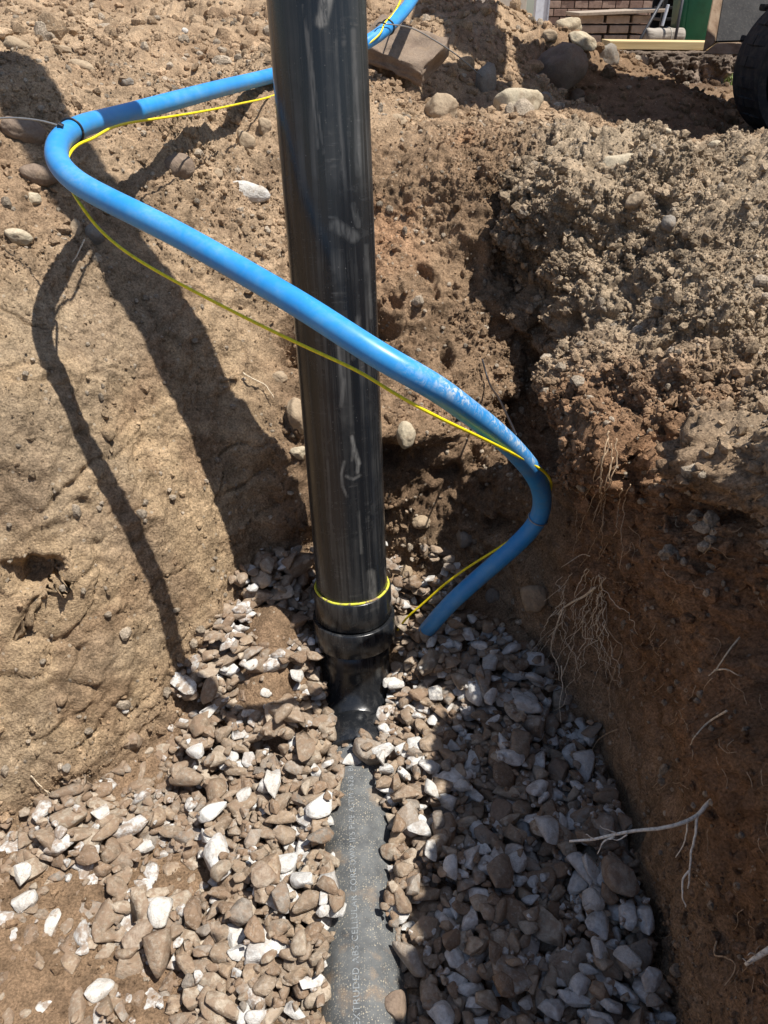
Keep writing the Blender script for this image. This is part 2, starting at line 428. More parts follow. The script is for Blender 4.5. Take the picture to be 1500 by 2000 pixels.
def base_h(x, y):
    d = poly_dist(x, y)
    W = 0; Z = 0
    for k, ax, ay in ANCH:
        w = np.exp(-((x - ax) ** 2 + (y - ay) ** 2) / (2 * .13 ** 2)) + 1e-4 / ((x - ax) ** 2 + (y - ay) ** 2 + .02) ** 2
        p = np.interp(d, *PROF[k]); W = W + w; Z = Z + w * p
    z = Z / W
    W = 0; T = 0
    for fx, fy, fz in FAR:
        w = 1 / ((x - fx) ** 2 + (y - fy) ** 2 + .012) ** 1.9
        W = W + w; T = T + w * fz
    T = T / W
    z = z * (1 - sstep(.45, .85, d)) + T * sstep(.45, .85, d)
    fl = .10 * sstep(.74, 1.08, y)
    z = z + fl * (1 - sstep(.0, .25, d)) - .020 * sstep(.0, -.05, d) * sstep(-.50, -.34, x)
    # loose earth heaped on the gravel: left half of the floor and by the fitting
    z = z + np.where(d < .1, .022 * sstep(-.22, -.45, x) * sstep(.95, .7, y), 0)
    for mx, my, mr, mh in ((-.185, .965, .080, .088), (-.20, .865, .070, .060)):
        z = z + mh * np.exp(-((x - mx) ** 2 + (y - my) ** 2) / (2 * (mr * .55) ** 2))
    z = z - .052 * np.exp(-((x + .048) / .068) ** 2) * sstep(.76, .84, y) * sstep(1.03, .95, y)
    # cleft between the back face and the slumped spoil on the right, and the spoil's bulging shoulder
    def ridge_line(pts, r):
        m = np.full(np.shape(x), 1e9)
        for (ax_, ay_), (bx_, by_) in zip(pts[:-1], pts[1:]):
            ex, ey = bx_ - ax_, by_ - ay_; t = np.clip(((x - ax_) * ex + (y - ay_) * ey) / (ex * ex + ey * ey), 0, 1)
            m = np.minimum(m, np.hypot(x - ax_ - t * ex, y - ay_ - t * ey))
        return np.exp(-(m / r) ** 2)
    z = z - .10 * ridge_line([(.275, 1.10), (.28, 1.28), (.275, 1.42), (.265, 1.56)], .045) * sstep(1.0, 1.1, y) * sstep(.02, .08, d)
    z = z + .045 * np.exp(-((x + .64) ** 2 + (y - 1.42) ** 2) / (2 * .13 ** 2))
    xe = x + .016 * np.sin(y * 23) + .009 * np.sin(y * 61 + 1) + .006 * np.sin(y * 130)
    z = z + .125 * sstep(.305, .345, xe) * sstep(.66, .40, x) * sstep(.93, 1.03, y) * sstep(1.62, 1.40, y)
    return z, d
def density_axis(lo, hi, f0, f1, n, fine, mid):
    g = np.linspace(lo, hi, 6000)
    w = np.where((g > f0) & (g < f1), fine, 0.0)
    out = np.maximum(f0 - g, g - f1)
    w = np.where(out > 0, fine / (1 + (out / mid) * 9), w)
    c = np.concatenate([[0], np.cumsum((w[1:] + w[:-1]) * .5)]); c /= c[-1]
    return g, w, c
NX, NY = 860, 820
gy, wy, cy = density_axis(-3, 16, .28, 1.75, NY, 1.0, .6)
wy = wy * (1 + 1.4 * np.exp(-((gy - 1.08) / .05) ** 2)); cy = np.concatenate([[0], np.cumsum((wy[1:] + wy[:-1]) * .5)]); cy /= cy[-1]
ys = np.interp(np.linspace(0, 1, NY), cy, gy)
gx, wx, cx = density_axis(-9, 9, -.80, .62, NX, 1.0, .5)
xd = np.interp(np.linspace(0, 1, 2600), cx, gx)
XX = np.zeros((NY, NX))
wdx = np.interp(xd, gx, wx)
YD = np.repeat(ys[:, None], len(xd), 1); XD = np.repeat(xd[None], NY, 0)
HD, _ = base_h(XD, YD)
arc = np.sqrt(1 + np.clip(np.gradient(HD, axis=1) / np.gradient(xd)[None], -12, 12) ** 2)
wt = arc * wdx[None] * np.gradient(xd)[None]
for _ in range(3):
    wt[1:-1] = (wt[:-2] + wt[1:-1] + wt[2:]) / 3
cc = np.cumsum(wt, 1); cc = (cc - cc[:, :1]) / (cc[:, -1:] - cc[:, :1])
u_ = np.linspace(0, 1, NX)
for j in range(NY): XX[j] = np.interp(u_, cc[j], xd)
YY = np.repeat(ys[:, None], NX, 1)
ZZ, DD = base_h(XX, YY)
P = np.stack([XX, YY, ZZ], -1)
tx = np.gradient(P, axis=1); ty = np.gradient(P, axis=0)
N = np.cross(tx, ty); N /= np.linalg.norm(N, axis=2)[..., None]
Pf = P.reshape(-1, 3); Nf = N.reshape(-1, 3); Df = DD.ravel(); Xf, Yf, Zf = Pf.T
# zones
wL = sstep(-.12, -.22, Xf) * sstep(.0, .03, Df) * sstep(.75, .62, Zf) * sstep(1.5, 1.1, Yf)      # smooth cut bank
wR = sstep(.24, .34, Xf) * sstep(.42, .52, Zf) * sstep(2.0, 1.7, Yf)                              # crumbly spoil on the right
_zl = .12 * sstep(.95, .82, Yf); wRs = sstep(.26, .30, Xf) * sstep(.0, .01, Df) * sstep(.64, .50, Zf - _zl) * sstep(1.12, .98, Yf)            # rooty cut face
wB = sstep(-.24, -.14, Xf) * sstep(.40, .3, Xf) * sstep(.0, .03, Df) * sstep(1.9, 1.7, Yf)
wF = sstep(.02, -.02, Df)
wTop = np.clip(1 - wL - wR - wRs - wB - wF, 0, 1)
amp_big = .016 * wL + .075 * wR + .045 * wRs + .062 * wB + .008 * wF + .055 * wTop
amp_med = .010 * wL + .024 * wR + .012 * wRs + .026 * wB + .006 * wF + .018 * wTop
amp_fin = .0045 * wL + .015 * wR + .007 * wRs + .011 * wB + .0035 * wF + .007 * wTop
far = sstep(2.2, 5.0, np.hypot(Xf, Yf))
big = fbm(Pf, 5.5, 3, .5, 3); med = fbm(Pf, 19, 4, .55, 5, ridge=True); fin = fbm(Pf, 75, 3, .6, 9)
dent = fbm(Pf, 11, 3, .5, 21)
stri = fbm(np.stack([(Xf * .55 + Yf * .45 + Zf * .7) * 2.2, (Zf * .75 - Xf * .65) * 13, Yf * 4 + Xf * 2], 1), 1.0, 4, .55, 61)
cl0 = clump(Pf, 9.5, 4); cl1 = clump(Pf, 24, 5); cl2 = clump(Pf, 62, 6); cl3 = clump(Pf, 140, 7); vary = sstep(-.35, .3, fbm(Pf, 7, 3, .5, 87))
disp = amp_big * big + amp_med * .45 * (med - .25) + amp_fin * fin * .7
disp += (.028 * wR + .016 * wRs + .012 * wB) * (cl0 - .3)
disp += (.019 * wR + .010 * wB + .007 * wTop + .0015 * wL) * cl1 * vary + .011 * wRs * cl1 + (.012 * wR + .0075 * wB + .0050 * wTop + .0034 * wL + .0085 * wRs + .002 * wF) * cl2 * (.15 + 1.1 * vary)
disp += (.0062 * wR + .0042 * wB + .003 * wTop + .0022 * wL + .0032 * wRs + .002 * wF) * cl3
disp += (wR * .036 + wRs * .016) * stri + wL * (.010 * fbm(Pf, 30, 3, .6, 63) * sstep(-.3, .3, fbm(Pf, 4, 2, .5, 64)))
crack = fbm(Pf * np.array([1, 1, 1.6]), 5.5, 3, .5, 33); disp -= wL * .007 * sstep(.035, .0, np.abs(crack)) * sstep(-.1, .25, fbm(Pf, 3, 2, .5, 35))
disp -= (.05 * wB + .045 * wR + .012 * wTop + .01 * wRs) * sstep(.28, .62, dent)        # holes and overhangs
# ledges / scrape steps on the cut bank
st = np.sin((Zf * 1.0 + Xf * .35 + .05 * big) * 52); disp += wL * .0012 * st * sstep(-.1, .4, fbm(Pf, 6, 2, .5, 31))
def dimple(px, py, pd, rad, depth):
    c = np.array(at(px, py, pd)); r = np.linalg.norm((Pf - c) / np.array(rad), axis=1) + .12 * fin + .25 * med
    return -depth * sstep(1.0, .35, r)
disp += dimple(70, 1110, 1.08, (.055, .08, .035), .06) + dimple(950, 930, 1.36, (.075, .10, .055), .10) \
    + dimple(280, 985, 1.12, (.03, .04, .02), .02) + dimple(900, 1010, 1.4, (.06, .1, .03), .03) \
    + dimple(875, 700, 1.38, (.02, .06, .04), .04) + dimple(760, 900, 1.32, (.05, .08, .05), .04)
disp += -dimple(1010, 690, 1.36, (.085, .12, .08), .055)        # sunlit nose of earth in the corner
Pd = Pf + Nf * disp[:, None]
# sideways wobble so that steep faces are not ruled
Pd[:, 0] += (wRs + wR) * .022 * fbm(Pf, 9, 3, .5, 41)
Pd[:, 1] += .075 * sstep(-.16, -.06, Xf) * sstep(.33, .24, Xf) * sstep(.39, .33, Zf) * sstep(-.04, .012, Df) * sstep(.95, 1.02, Yf)
Pd[:, 0] -= .028 * sstep(.30, .60, Zf) * sstep(.30, .335, Xf) * sstep(.60, .48, Xf) * sstep(1.5, 1.3, Yf)
Pd = Pd.reshape(NY, NX, 3)
# colour of the earth (dry tan, brown, red-brown damp)
tan_ = np.array([.385, .278, .180]); brn = np.array([.265, .176, .108]); gry = np.array([.375, .295, .205]); red = np.array([.28, .160, .090]); crm = np.array([.435, .315, .192]); drk = np.array([.10, .065, .042])
colr = np.tile(tan_, (len(Pf), 1))
def lay(w, c):
    global colr
    w = np.clip(w, 0, 1)[:, None]; colr = colr * (1 - w) + c * w
cn = fbm(Pf, 4.5, 4, .55, 51); cn2 = fbm(Pf, 14, 4, .55, 57)
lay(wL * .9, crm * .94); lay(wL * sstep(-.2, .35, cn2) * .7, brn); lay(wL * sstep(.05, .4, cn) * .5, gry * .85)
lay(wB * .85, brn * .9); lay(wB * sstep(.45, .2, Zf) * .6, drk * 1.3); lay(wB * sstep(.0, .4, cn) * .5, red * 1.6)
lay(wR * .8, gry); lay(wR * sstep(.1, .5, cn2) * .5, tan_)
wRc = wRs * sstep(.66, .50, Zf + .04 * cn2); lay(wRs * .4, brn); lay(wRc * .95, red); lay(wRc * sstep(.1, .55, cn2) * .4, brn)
lay(wF * .95, brn * .85)
lay(wTop * sstep(-.15, .35, cn) * .65, brn); lay(sstep(-.1, -.5, cn2) * .35 * (1 - wRs), drk * 1.4)
lay(sstep(4.5, 5.0, Yf) * sstep(5.6, 5.3, Yf), drk * 1.2)
lay(sstep(2.0, 2.4, Yf) * sstep(.5, .8, Xf) * sstep(5, 4.5, Yf), brn * .8)
idx = np.arange(NY * NX).reshape(NY, NX)
quads = np.stack([idx[:-1, :-1], idx[:-1, 1:], idx[1:, 1:], idx[1:, :-1]], -1).reshape(-1, 4)
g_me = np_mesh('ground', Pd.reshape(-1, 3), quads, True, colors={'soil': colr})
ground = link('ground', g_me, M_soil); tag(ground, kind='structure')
bpy.context.view_layer.update()
bvh = BVHTree.FromObject(ground, bpy.context.evaluated_depsgraph_get())
def hit(px, py):
    d = ray(px, py); r = bvh.ray_cast(Vector((0, 0, CAMZ)), d.normalized())
    if r[0] is None: return at(px, py, 3.0), Vector((0, 0, 1)), 3.0
    return r[0], (r[1] if r[1].dot(d) < 0 else -r[1]), r[3] / d.length
def ground_z(x, y):
    r = bvh.ray_cast(Vector((x, y, 4)), Vector((0, 0, -1)))
    return r[0].z if r[0] else 0.0

# ------------------------------------------------------------------ stones
def ico(sub):
    bm = bmesh.new(); bmesh.ops.create_icosphere(bm, subdivisions=sub, radius=1.0)
    bm.verts.ensure_lookup_table()
    V = np.array([v.co[:] for v in bm.verts]); Fc = np.array([[v.index for v in f.verts] for f in bm.faces]); bm.free()
    return V, Fc
I1, I2, I3, I4 = ico(1), ico(2), ico(3), ico(4)
def stone_shape(ic, seed, nplane=13, sharp=16, rough=.05, rnd=.0):
    r = np.random.default_rng(seed); V, Fc = ic
    nrm = r.normal(size=(nplane, 3)); nrm /= np.linalg.norm(nrm, axis=1)[:, None]
    dd = r.uniform(.62, .98, nplane)
    c = np.maximum(V @ nrm.T, 1e-3) / dd
    inv = (np.sum(c ** sharp, 1) + 1.0) ** (1 / sharp)
    rad = 1 / inv
    rad = rad * (1 - rnd) + rnd * .9
    rad = rad * (1 + rough * fbm(V + seed * 3.1, 2.2, 3, .5, seed % 50) + rough * .3 * fbm(V + seed, 9, 2, .5, 3))
    W = V * rad[:, None]
    return W / np.abs(W).max(0), Fc

def rot_rand(r, tilt):
    a = r.uniform(0, 2 * math.pi); ax = r.normal(size=2); ax /= np.linalg.norm(ax)
    q = Matrix.Rotation(r.normal() * tilt, 3, Vector((ax[0], ax[1], 0))) @ Matrix.Rotation(a, 3, 'Z')
    return np.array(q)

# hand placed stones (individual things) -----------------------------------
ROCKS = {
    'tan': mat_rock('tan_rock', (.40, .31, .21), (.30, .225, .15)),
    'grey': mat_rock('grey_rock', (.26, .235, .20), (.20, .17, .14)),
    'dark': mat_rock('brown_rock', (.19, .14, .105), (.25, .19, .14)),
    'pale': mat_rock('pale_rock', (.50, .43, .31), (.40, .33, .23)),
    'white': mat_rock('white_limestone', (.60, .58, .54), (.47, .44, .39), 2.6),
    'muddy': mat_rock('muddy_cobble', (.23, .16, .11), (.40, .34, .27), 1.6),
}
fixed = []      # (position, radius) kept clear of loose gravel
def rock(name, px, py, wpx, hpx, mat, label, cat, seed, depth=.75, sink=.34, tilt=0, sharp=16, npl=11, rnd=.12, group=None):
    p, n, D = hit(px, py + hpx * .25)
    a = wpx * D / F / 2; b = hpx * D / F / 2
    V, Fc = stone_shape(I4, seed, npl, sharp * 1.6, .13, rnd * .6)
    # axes: right, up-in-view, depth of the stone itself
    X = Vector((1, 0, 0)); V3 = ray(px, py).normalized(); U = X.cross(V3).normalized(); X = V3.cross(U) * -1
    if X.x < 0: X = -X
    ct, st_ = math.cos(R(tilt)), math.sin(R(tilt))
    Xr = X * ct + U * st_; Ur = U * ct - X * st_
    c = min(a, b) * depth + abs(a - b) * .25
    W = V[:, :1] * a * np.array(Xr) + V[:, 1:2] * b * np.array(Ur) + V[:, 2:3] * c * np.array(V3)
    ctr, _, D2 = hit(px, py); ctr = Vector((0, 0, CAMZ)) + ray(px, py) * (min(D2, D * 1.04) - c * (1 - sink * 2) / ray(px, py).length)
    me = np_mesh(name, W, Fc, True)
    o = link(name, me, ROCKS[mat]); o.location = ctr
    tag(o, label, cat, group); fixed.append((ctr.copy(), max(a, b)))
    return o
rock('boulder', 1097, 135, 104, 92, 'dark', 'large rounded brown boulder in shade left of the rough grey block', 'boulder', 3, 1.0, .15, rnd=.55)
rock('boulder', 1006, 204, 112, 66, 'pale', 'wide cream boulder half in sun below and left of the big brown boulder', 'boulder', 5, .9, .2, 8, rnd=.5)
rock('cobble', 948, 162, 46, 72, 'grey', 'upright grey stone at the end of the steel wire', 'stone', 8, .8, .2, -15)
rock('cobble', 862, 216, 70, 66, 'tan', 'five sided cracked tan stone alone on the sunny slope right of the black pipe', 'stone', 11, .8, .3, sharp=20)
rock('cobble', 1208, 322, 94, 50, 'pale', 'smooth cream stone half buried in the rim of the trench', 'stone', 14, .9, .35, 10, rnd=.6)
rock('cobble', 1181, 118, 58, 60, 'grey', 'rough grey block right of the big brown boulder', 'stone', 17, .9, .15, sharp=22, rnd=.05)
rock('cobble', 1110, 52, 56, 32, 'pale', 'cream rock on the crest of the heap in front of the brick wall', 'stone', 21, .9, .15)
rock('cobble', 1136, 82, 62, 34, 'pale', 'flat pale rock on the heap crest just above the big brown boulder', 'stone', 24, .9, .2, -18)
rock('cobble', 1072, 70, 34, 24, 'tan', 'small tan rock on the heap crest nearest the white post', 'stone', 27, .9, .2)
rock('cobble', 1062, 195, 34, 30, 'grey', 'small grey stone between the cream boulder and the big brown boulder', 'stone', 31)
rock('cobble', 1128, 188, 30, 28, 'dark', 'fist sized dark stone under the right foot of the big brown boulder', 'stone', 33)
rock('cobble', 1302, 258, 22, 16, 'pale', 'small pale pebble standing in the shaded hollow before the rubber track', 'stone', 35)
rock('cobble', 1400, 284, 34, 20, 'pale', 'smooth pale cobble on the trench rim just below the rubber track', 'stone', 37, rnd=.6)
rock('cobble', 1462, 310, 30, 16, 'tan', 'small tan cobble on the trench rim at the right edge of the photo', 'stone', 39)
rock('cobble', 1306, 436, 28, 32, 'grey', 'grey oval stone stuck in the crumbly slope on the right', 'stone', 41, rnd=.6)
rock('cobble', 1240, 392, 30, 44, 'tan', 'narrow tan stone leaning in the crumbly slope below the smooth cream stone', 'stone', 42, tilt=-35)
rock('cobble', 722+55, 236, 40, 26, 'tan', 'flat tan stone beside the black pipe on the sunny slope', 'stone', 43)
rock('cobble', 45, 258, 84, 50, 'dark', 'long brown stone in shade at the left edge under the grey tie tail', 'stone', 45, .9, .3, -12, rnd=.5)
rock('cobble', 76, 342, 72, 40, 'dark', 'brown stone just below the bend of the blue pipe on its left', 'stone', 47, .8, .3, -10, rnd=.3)
rock('cobble', 36, 90, 56, 32, 'tan', 'tan stone half buried in the top left slope', 'stone', 49, .8, .35, -20)
rock('cobble', 36, 461, 52, 34, 'pale', 'cream oval cobble lying in the sun at the left edge', 'stone', 51, .8, .3, -22, rnd=.6)
rock('cobble', 64, 388, 32, 26, 'pale', 'small cream stone above the cream oval cobble at the left edge', 'stone', 53)
rock('cobble', 147, 450, 26, 46, 'tan', 'narrow brown stone standing left of the grey pebble in the pipe shadow', 'stone', 55, tilt=-8)
rock('cobble', 184, 457, 38, 44, 'grey', 'smooth grey pebble in the pipe shadow beside the yellow wire', 'stone', 57, rnd=.7)
rock('cobble', 128, 98, 40, 18, 'tan', 'thin flat tan stone on the top left slope', 'stone', 59, tilt=-20)
rock('cobble', 112, 57, 15, 23, 'white', 'small white stone high on the top left slope', 'stone', 61)
rock('cobble', 361, 62, 14, 14, 'white', 'tiny white stone on the slope above the blue pipe', 'stone', 62)
rock('cobble', 160, 130, 50, 24, 'tan', 'brown flat stone on the slope above the shadowed stretch of the blue pipe', 'stone', 63, tilt=-15)
rock('cobble', 248, 160, 26, 18, 'grey', 'small grey stone on the slope right above the blue pipe', 'stone', 64)
rock('cobble', 478, 276, 44, 44, 'tan', 'squat brown stone near the black pipe under the rear blue run', 'stone', 65)
rock('cobble', 516, 246, 30, 34, 'tan', 'tan stone touching the left side of the black pipe', 'stone', 67)
rock('cobble', 352, 328, 64, 56, 'dark', 'crumbly brown stone in the middle of the slope enclosed by the blue loop', 'stone', 69, tilt=-30, sharp=18)
rock('cobble', 426, 340, 20, 24, 'tan', 'small tan pebble beside the pale crusted stone', 'stone', 71)
rock('cobble', 482, 374, 92, 42, 'white', 'flat pale crusted stone buried in the slope left of the black pipe', 'stone', 73, .35, .42, -10, rnd=.2)
rock('cobble', 793, 849, 38, 56, 'pale', 'egg shaped tan cobble sticking out of the back wall right of the black pipe', 'stone', 75, .9, .2, rnd=.75)
rock('cobble', 822, 1020, 38, 28, 'tan', 'rounded tan stone in the back wall below the egg shaped cobble', 'stone', 77)
rock('cobble', 905, 1050, 36, 46, 'grey', 'grey split stone in the back wall inside the bend of the blue pipe', 'stone', 79, tilt=20, sharp=22)
rock('cobble', 866, 1078, 34, 16, 'dark', 'thin dark stone lying level in the back wall above the yellow wire', 'stone', 81)
rock('cobble', 1040, 1165, 62, 62, 'tan', 'round brown stone at the foot of the back wall right of the blue pipe', 'stone', 83, .9, -.1, rnd=.3)
rock('cobble', 962, 1165, 30, 34, 'grey', 'small grey stone at the wall foot under the blue pipe', 'stone', 84)
rock('cobble', 580, 812, 44, 76, 'tan', 'tall tan stone in the bank partly behind the black pipe', 'stone', 85, .8, .3, 15, rnd=.5)
rock('cobble', 584, 884, 38, 28, 'pale', 'small cream stone left of the black pipe under the tall tan stone', 'stone', 87)
rock('cobble', 545, 740, 34, 30, 'tan', 'small tan stone in the bank left of the black pipe beside the curled root', 'stone', 88)
rock('cobble', 792, 1118, 28, 34, 'tan', 'cream lump of stone just right of the black collar', 'stone', 89)
rock('cobble', 130, 1500, 22, 18, 'grey', 'grey pebble stuck in the foot of the left bank', 'stone', 90)
rock('cobble', 245, 1388, 14, 12, 'white', 'tiny white pebble on the ledge of the left bank', 'stone', 91)

# flat slab below the blue pipe
def slab():
    p, n, D = hit(790, 100); D = min(D, 1.95)
    c = at(785, 98, D + .055)
    bm = bmesh.new(); add_box(bm, (0, 0, 0), (.20, .14, .05), None, .004)
    bmesh.ops.subdivide_edges(bm, edges=bm.edges[:], cuts=9, use_grid_fill=True)
    co = np.array([v.co[:] for v in bm.verts]); nz = fbm(co, 16, 5, .55, 3) * .034
    for v, z in zip(bm.verts, nz): v.co.z += z; v.co.x += z * .8; v.co.y -= z * .6
    o = link('stone_slab', bm_mesh('stone_slab', bm, True), ROCKS['dark']); o.location = c
    o.rotation_euler = (R(26), R(15), R(-24))
    tag(o, 'flat brown stone slab under the blue pipe behind the black pipe', 'stone slab')
slab()

# ------------------------------------------------------------------ black drain pipe
RO = .0572
pb = at(688, 1150, 1.252); pt = at(618, 0, .885)
ax = (pt - pb).normalized()
drain = empty('drain_pipe', (pb.x, pb.y, 0.03), 'scuffed black plastic drain pipe standing upright and turning level under the gravel', 'drain pipe')
top_h = 2.7; L0 = -.055
me = lathe('upright_pipe', [(RO, L0 + .01), (RO, -.02)] + [(RO, h) for h in np.linspace(0, .98, 620)] + [(RO, h) for h in np.linspace(1.0, top_h, 8)] + [(RO - .006, top_h), (RO - .006, top_h - .3)], pb, ax, 224)
# scratches run along the pipe: keep mesh coordinates in the pipe's own frame
MARKS = [((640, -10), (628, 42), 13, 1.0), ((687, 853), (693, 880), 3.5, .8), ((693, 880), (700, 905), 5, .9), ((700, 905), (698, 922), 4, .7), ((690, 862), (688, 900), 2.5, .5), ((672, 902), (667, 926), 3, .7), ((667, 926), (669, 950), 3, .6), ((669, 950), (678, 970), 2.5, .6), ((676, 930), (690, 936), 3, .55), ((690, 936), (704, 928), 3, .5), ((655, 440), (690, 462), 13, .35), ((690, 400), (700, 440), 6, .3),
         ((672, 742), (666, 792), 4, .4), ((600, 60), (632, 300), 2, .5), ((592, 10), (622, 290), 2.5, .5), ((700, 620), (690, 700), 5, .35), ((725, 1120), (728, 1170), 9, .6), ((655, 640), (672, 760), 3, .3), ((690, 60), (700, 340), 6, .30), ((655, 80), (668, 330), 4, .22), ((700, 1000), (706, 1080), 3, .35), ((640, 900), (650, 1100), 2, .25), ((715, 480), (725, 620), 4, .25)]
pc = np.array([v.co[:] for v in me.vertices]) - np.array([0, 0, CAMZ]); pdp = pc[:, 1] * CT - pc[:, 2] * ST
qx = 750 + F * pc[:, 0] / pdp; qy = 1000 - F * (pc[:, 1] * ST + pc[:, 2] * CT) / pdp; frnt = pc[:, 1] < np.interp(pc[:, 2] + CAMZ, [0, 1], [.945, 1.065])
sc_ = np.zeros(len(pc))
for (a0, a1), (b0, b1), w_, st2_ in MARKS:
    ex, ey = b0 - a0, b1 - a1; t = np.clip(((qx - a0) * ex + (qy - a1) * ey) / (ex * ex + ey * ey), 0, 1)
    dd_ = np.hypot(qx - a0 - t * ex, qy - a1 - t * ey); sc_ = np.maximum(sc_, st2_ * sstep(w_ * 1.3, w_ * .5, dd_) * frnt)
aa = me.attributes.new('scuff', 'FLOAT', 'POINT'); aa.data.foreach_set('value', sc_.astype(np.float32))
q = ax.to_track_quat('Z', 'Y'); me.transform(Matrix.Translation(pb).inverted()); me.transform(q.inverted().to_matrix().to_4x4())
o = bpy.data.objects.new('upright_pipe', me); COL.objects.link(o); me.materials.append(M_pipe)
o.parent = drain; o.matrix_parent_inverse = Matrix.Translation(drain.location).inverted(); o.location = pb; o.rotation_mode = 'QUATERNION'; o.rotation_quaternion = q
# coupling into which the upright is glued
def ringprof(r, h0, h1, b=.003, inner=RO): return [(inner + .0004, h1 - .012), (inner + .0006, h1), (r - b, h1), (r, h1 - b), (r, h0 + b), (r - b, h0), (inner, h0)]
link('coupling', lathe('coupling', ringprof(RO + .0060, -.044, .008, .0015), pb, ax), M_fit, drain)
bm = bmesh.new()
def torus_part(base, axis, Rr, r0, a0=0, a1=2 * math.pi, n=64, wob=.0, seed=0):
    qq = Vector(axis).normalized().to_track_quat('Z', 'Y'); pts = []
    rr = np.random.default_rng(seed)
    for k in range(n + 1):
        w = a0 + (a1 - a0) * k / n
        pts.append(Vector(base) + qq @ Vector((Rr * math.cos(w), Rr * math.sin(w), wob * math.sin(w * 5 + 1) + rr.normal() * wob * .2)))
    return tube_data([p[:] for p in pts], r0, 8)
bm.free()
link('cement_ring', tube_mesh('cement_ring', [torus_part(pb + ax * .0088, ax, RO + .0020, .0021, wob=.0007)]), M_glue, drain)
# tapering bend: hub, neck, sweep to the level pipe
H0 = pb + ax * -.064
B0 = pb + ax * -.047
link('hub', lathe('hub', [(RO + .001, .0), (RO + .0092, .0), (RO + .0105, -.0012), (RO + .0105, -.044), (RO + .0095, -.0455), (RO - .002, -.0458)], B0, ax), M_fit, drain)
e0 = np.array(B0 + ax * -.040)
e1 = e0 + np.array([0, -.004, -.045]); zc = -.044
yl = e1[1]
rb = .105
cpts = [e0, e1]
for k in range(1, 13):
    a = math.pi / 2 * k / 12
    cpts.append(np.array([e1[0] + .002 * k / 12, yl - rb * (1 - math.cos(a)), e1[2] - (e1[2] - zc) * math.sin(a)]))
cpts.append(cpts[-1] + np.array([.001, -.02, 0]))
cp = np.array(cpts)
link('bend', tube_mesh('bend', [tube_data(cp, RO + .001, 64)]), M_fit, drain)
he = cp[-1]
link('bend_socket', lathe('bend_socket', [(RO, -.005), (RO + .0085, .0), (RO + .0085, .055), (RO + .006, .058), (RO - .001, .058)], Vector(he) + Vector((0, .035, .004)), (.02, -1, 0)), M_fit, drain)
low = np.array([he + np.array([0, -.0, 0.0]), [-.034, .62, zc + .001], [-.022, .41, zc + .002], [-.005, .0, zc], [.01, -.6, zc]])
lowp = catmull(low, 16)
lme = tube_mesh('level_pipe', [tube_data(lowp, RO, 96)])
lo = link('level_pipe', lme, M_low, drain)
tag(lo, 'grit dusted level run of the drain pipe')
def pipe_x(y): return np.interp(y, lowp[::-1, 1], lowp[::-1, 0])
# printed line on the level pipe
def pipe_text(name, body, size, y0, ang, mat, parent, rad=RO + .0004):
    cu = bpy.data.curves.new('txt', 'FONT'); cu.body = body; cu.size = size; cu.resolution_u = 3; cu.space_character = 1.12
    to = bpy.data.objects.new('txt', cu); COL.objects.link(to); bpy.context.view_layer.update()
    m2 = bpy.data.meshes.new_from_object(to.evaluated_get(bpy.context.evaluated_depsgraph_get()))
    bpy.data.objects.remove(to)
    bm = bmesh.new(); bm.from_mesh(m2); bmesh.ops.triangulate(bm, faces=bm.faces[:])
    for v in bm.verts:
        t, h = v.co.x, v.co.y
        yy = y0 + t; a = ang + h / rad
        xx = float(pipe_x(yy)); z0 = float(np.interp(yy, lowp[::-1, 1], lowp[::-1, 2]))
        v.co = Vector((xx - rad * math.sin(a), yy, z0 + rad * math.cos(a)))
    bmesh.ops.recalc_face_normals(bm, faces=bm.faces[:])
    me = bm_mesh(name, bm); return link(name, me, mat, parent)
M_print = mat_plain('white_print', (.24, .26, .27), .6, 260, .35, .3)
pipe_text('printed_line', 'EXTRUDED ABS CELLULAR CORE DWV IPS PIPE ASTM F628  BUILDING  HIGH HEAT ABS', .0118, .402, .10, M_print, lo)

# ------------------------------------------------------------------ blue water pipe
RB = .0139
BL = [(835, -60, 1.98), (805, 0, 1.86), (770, 42, 1.76), (722, 80, 1.69), (640, 116, 1.66), (530, 148, 1.60), (440, 170, 1.42), (350, 194, 1.27), (270, 216, 1.185), (210, 232, 1.11), (160, 246, 1.035),
      (128, 264, .99), (112, 285, .955), (112, 312, .93), (130, 338, .91), (160, 362, .895), (215, 392, .875), (280, 424, .855), (373, 472, .845), (485, 536, .83), (590, 598, .80), (668, 648, .785), (745, 697, .78),
      (800, 728, .785), (850, 757, .80), (910, 800, .85), (974, 850, .93), (1022, 898, 1.01), (1050, 938, 1.08), (1059, 972, 1.125), (1055, 1004, 1.155), (1038, 1033, 1.175), (1004, 1068, 1.19),
      (942, 1122, 1.22), (878, 1180, 1.26), (838, 1226, 1.31), (824, 1243, 1.35), (812, 1256, 1.43), (804, 1264, 1.58)]
bp = smooth_path(catmull([at(*p) for p in BL], 10), 12)
V, Fc = tube_data(bp, RB, 32)
wp = empty('water_pipe', bp[-3], 'blue plastic water pipe looping in a wide zigzag around the black pipe', 'water pipe')
bme = tube_mesh('blue_tube', [(V, Fc)])
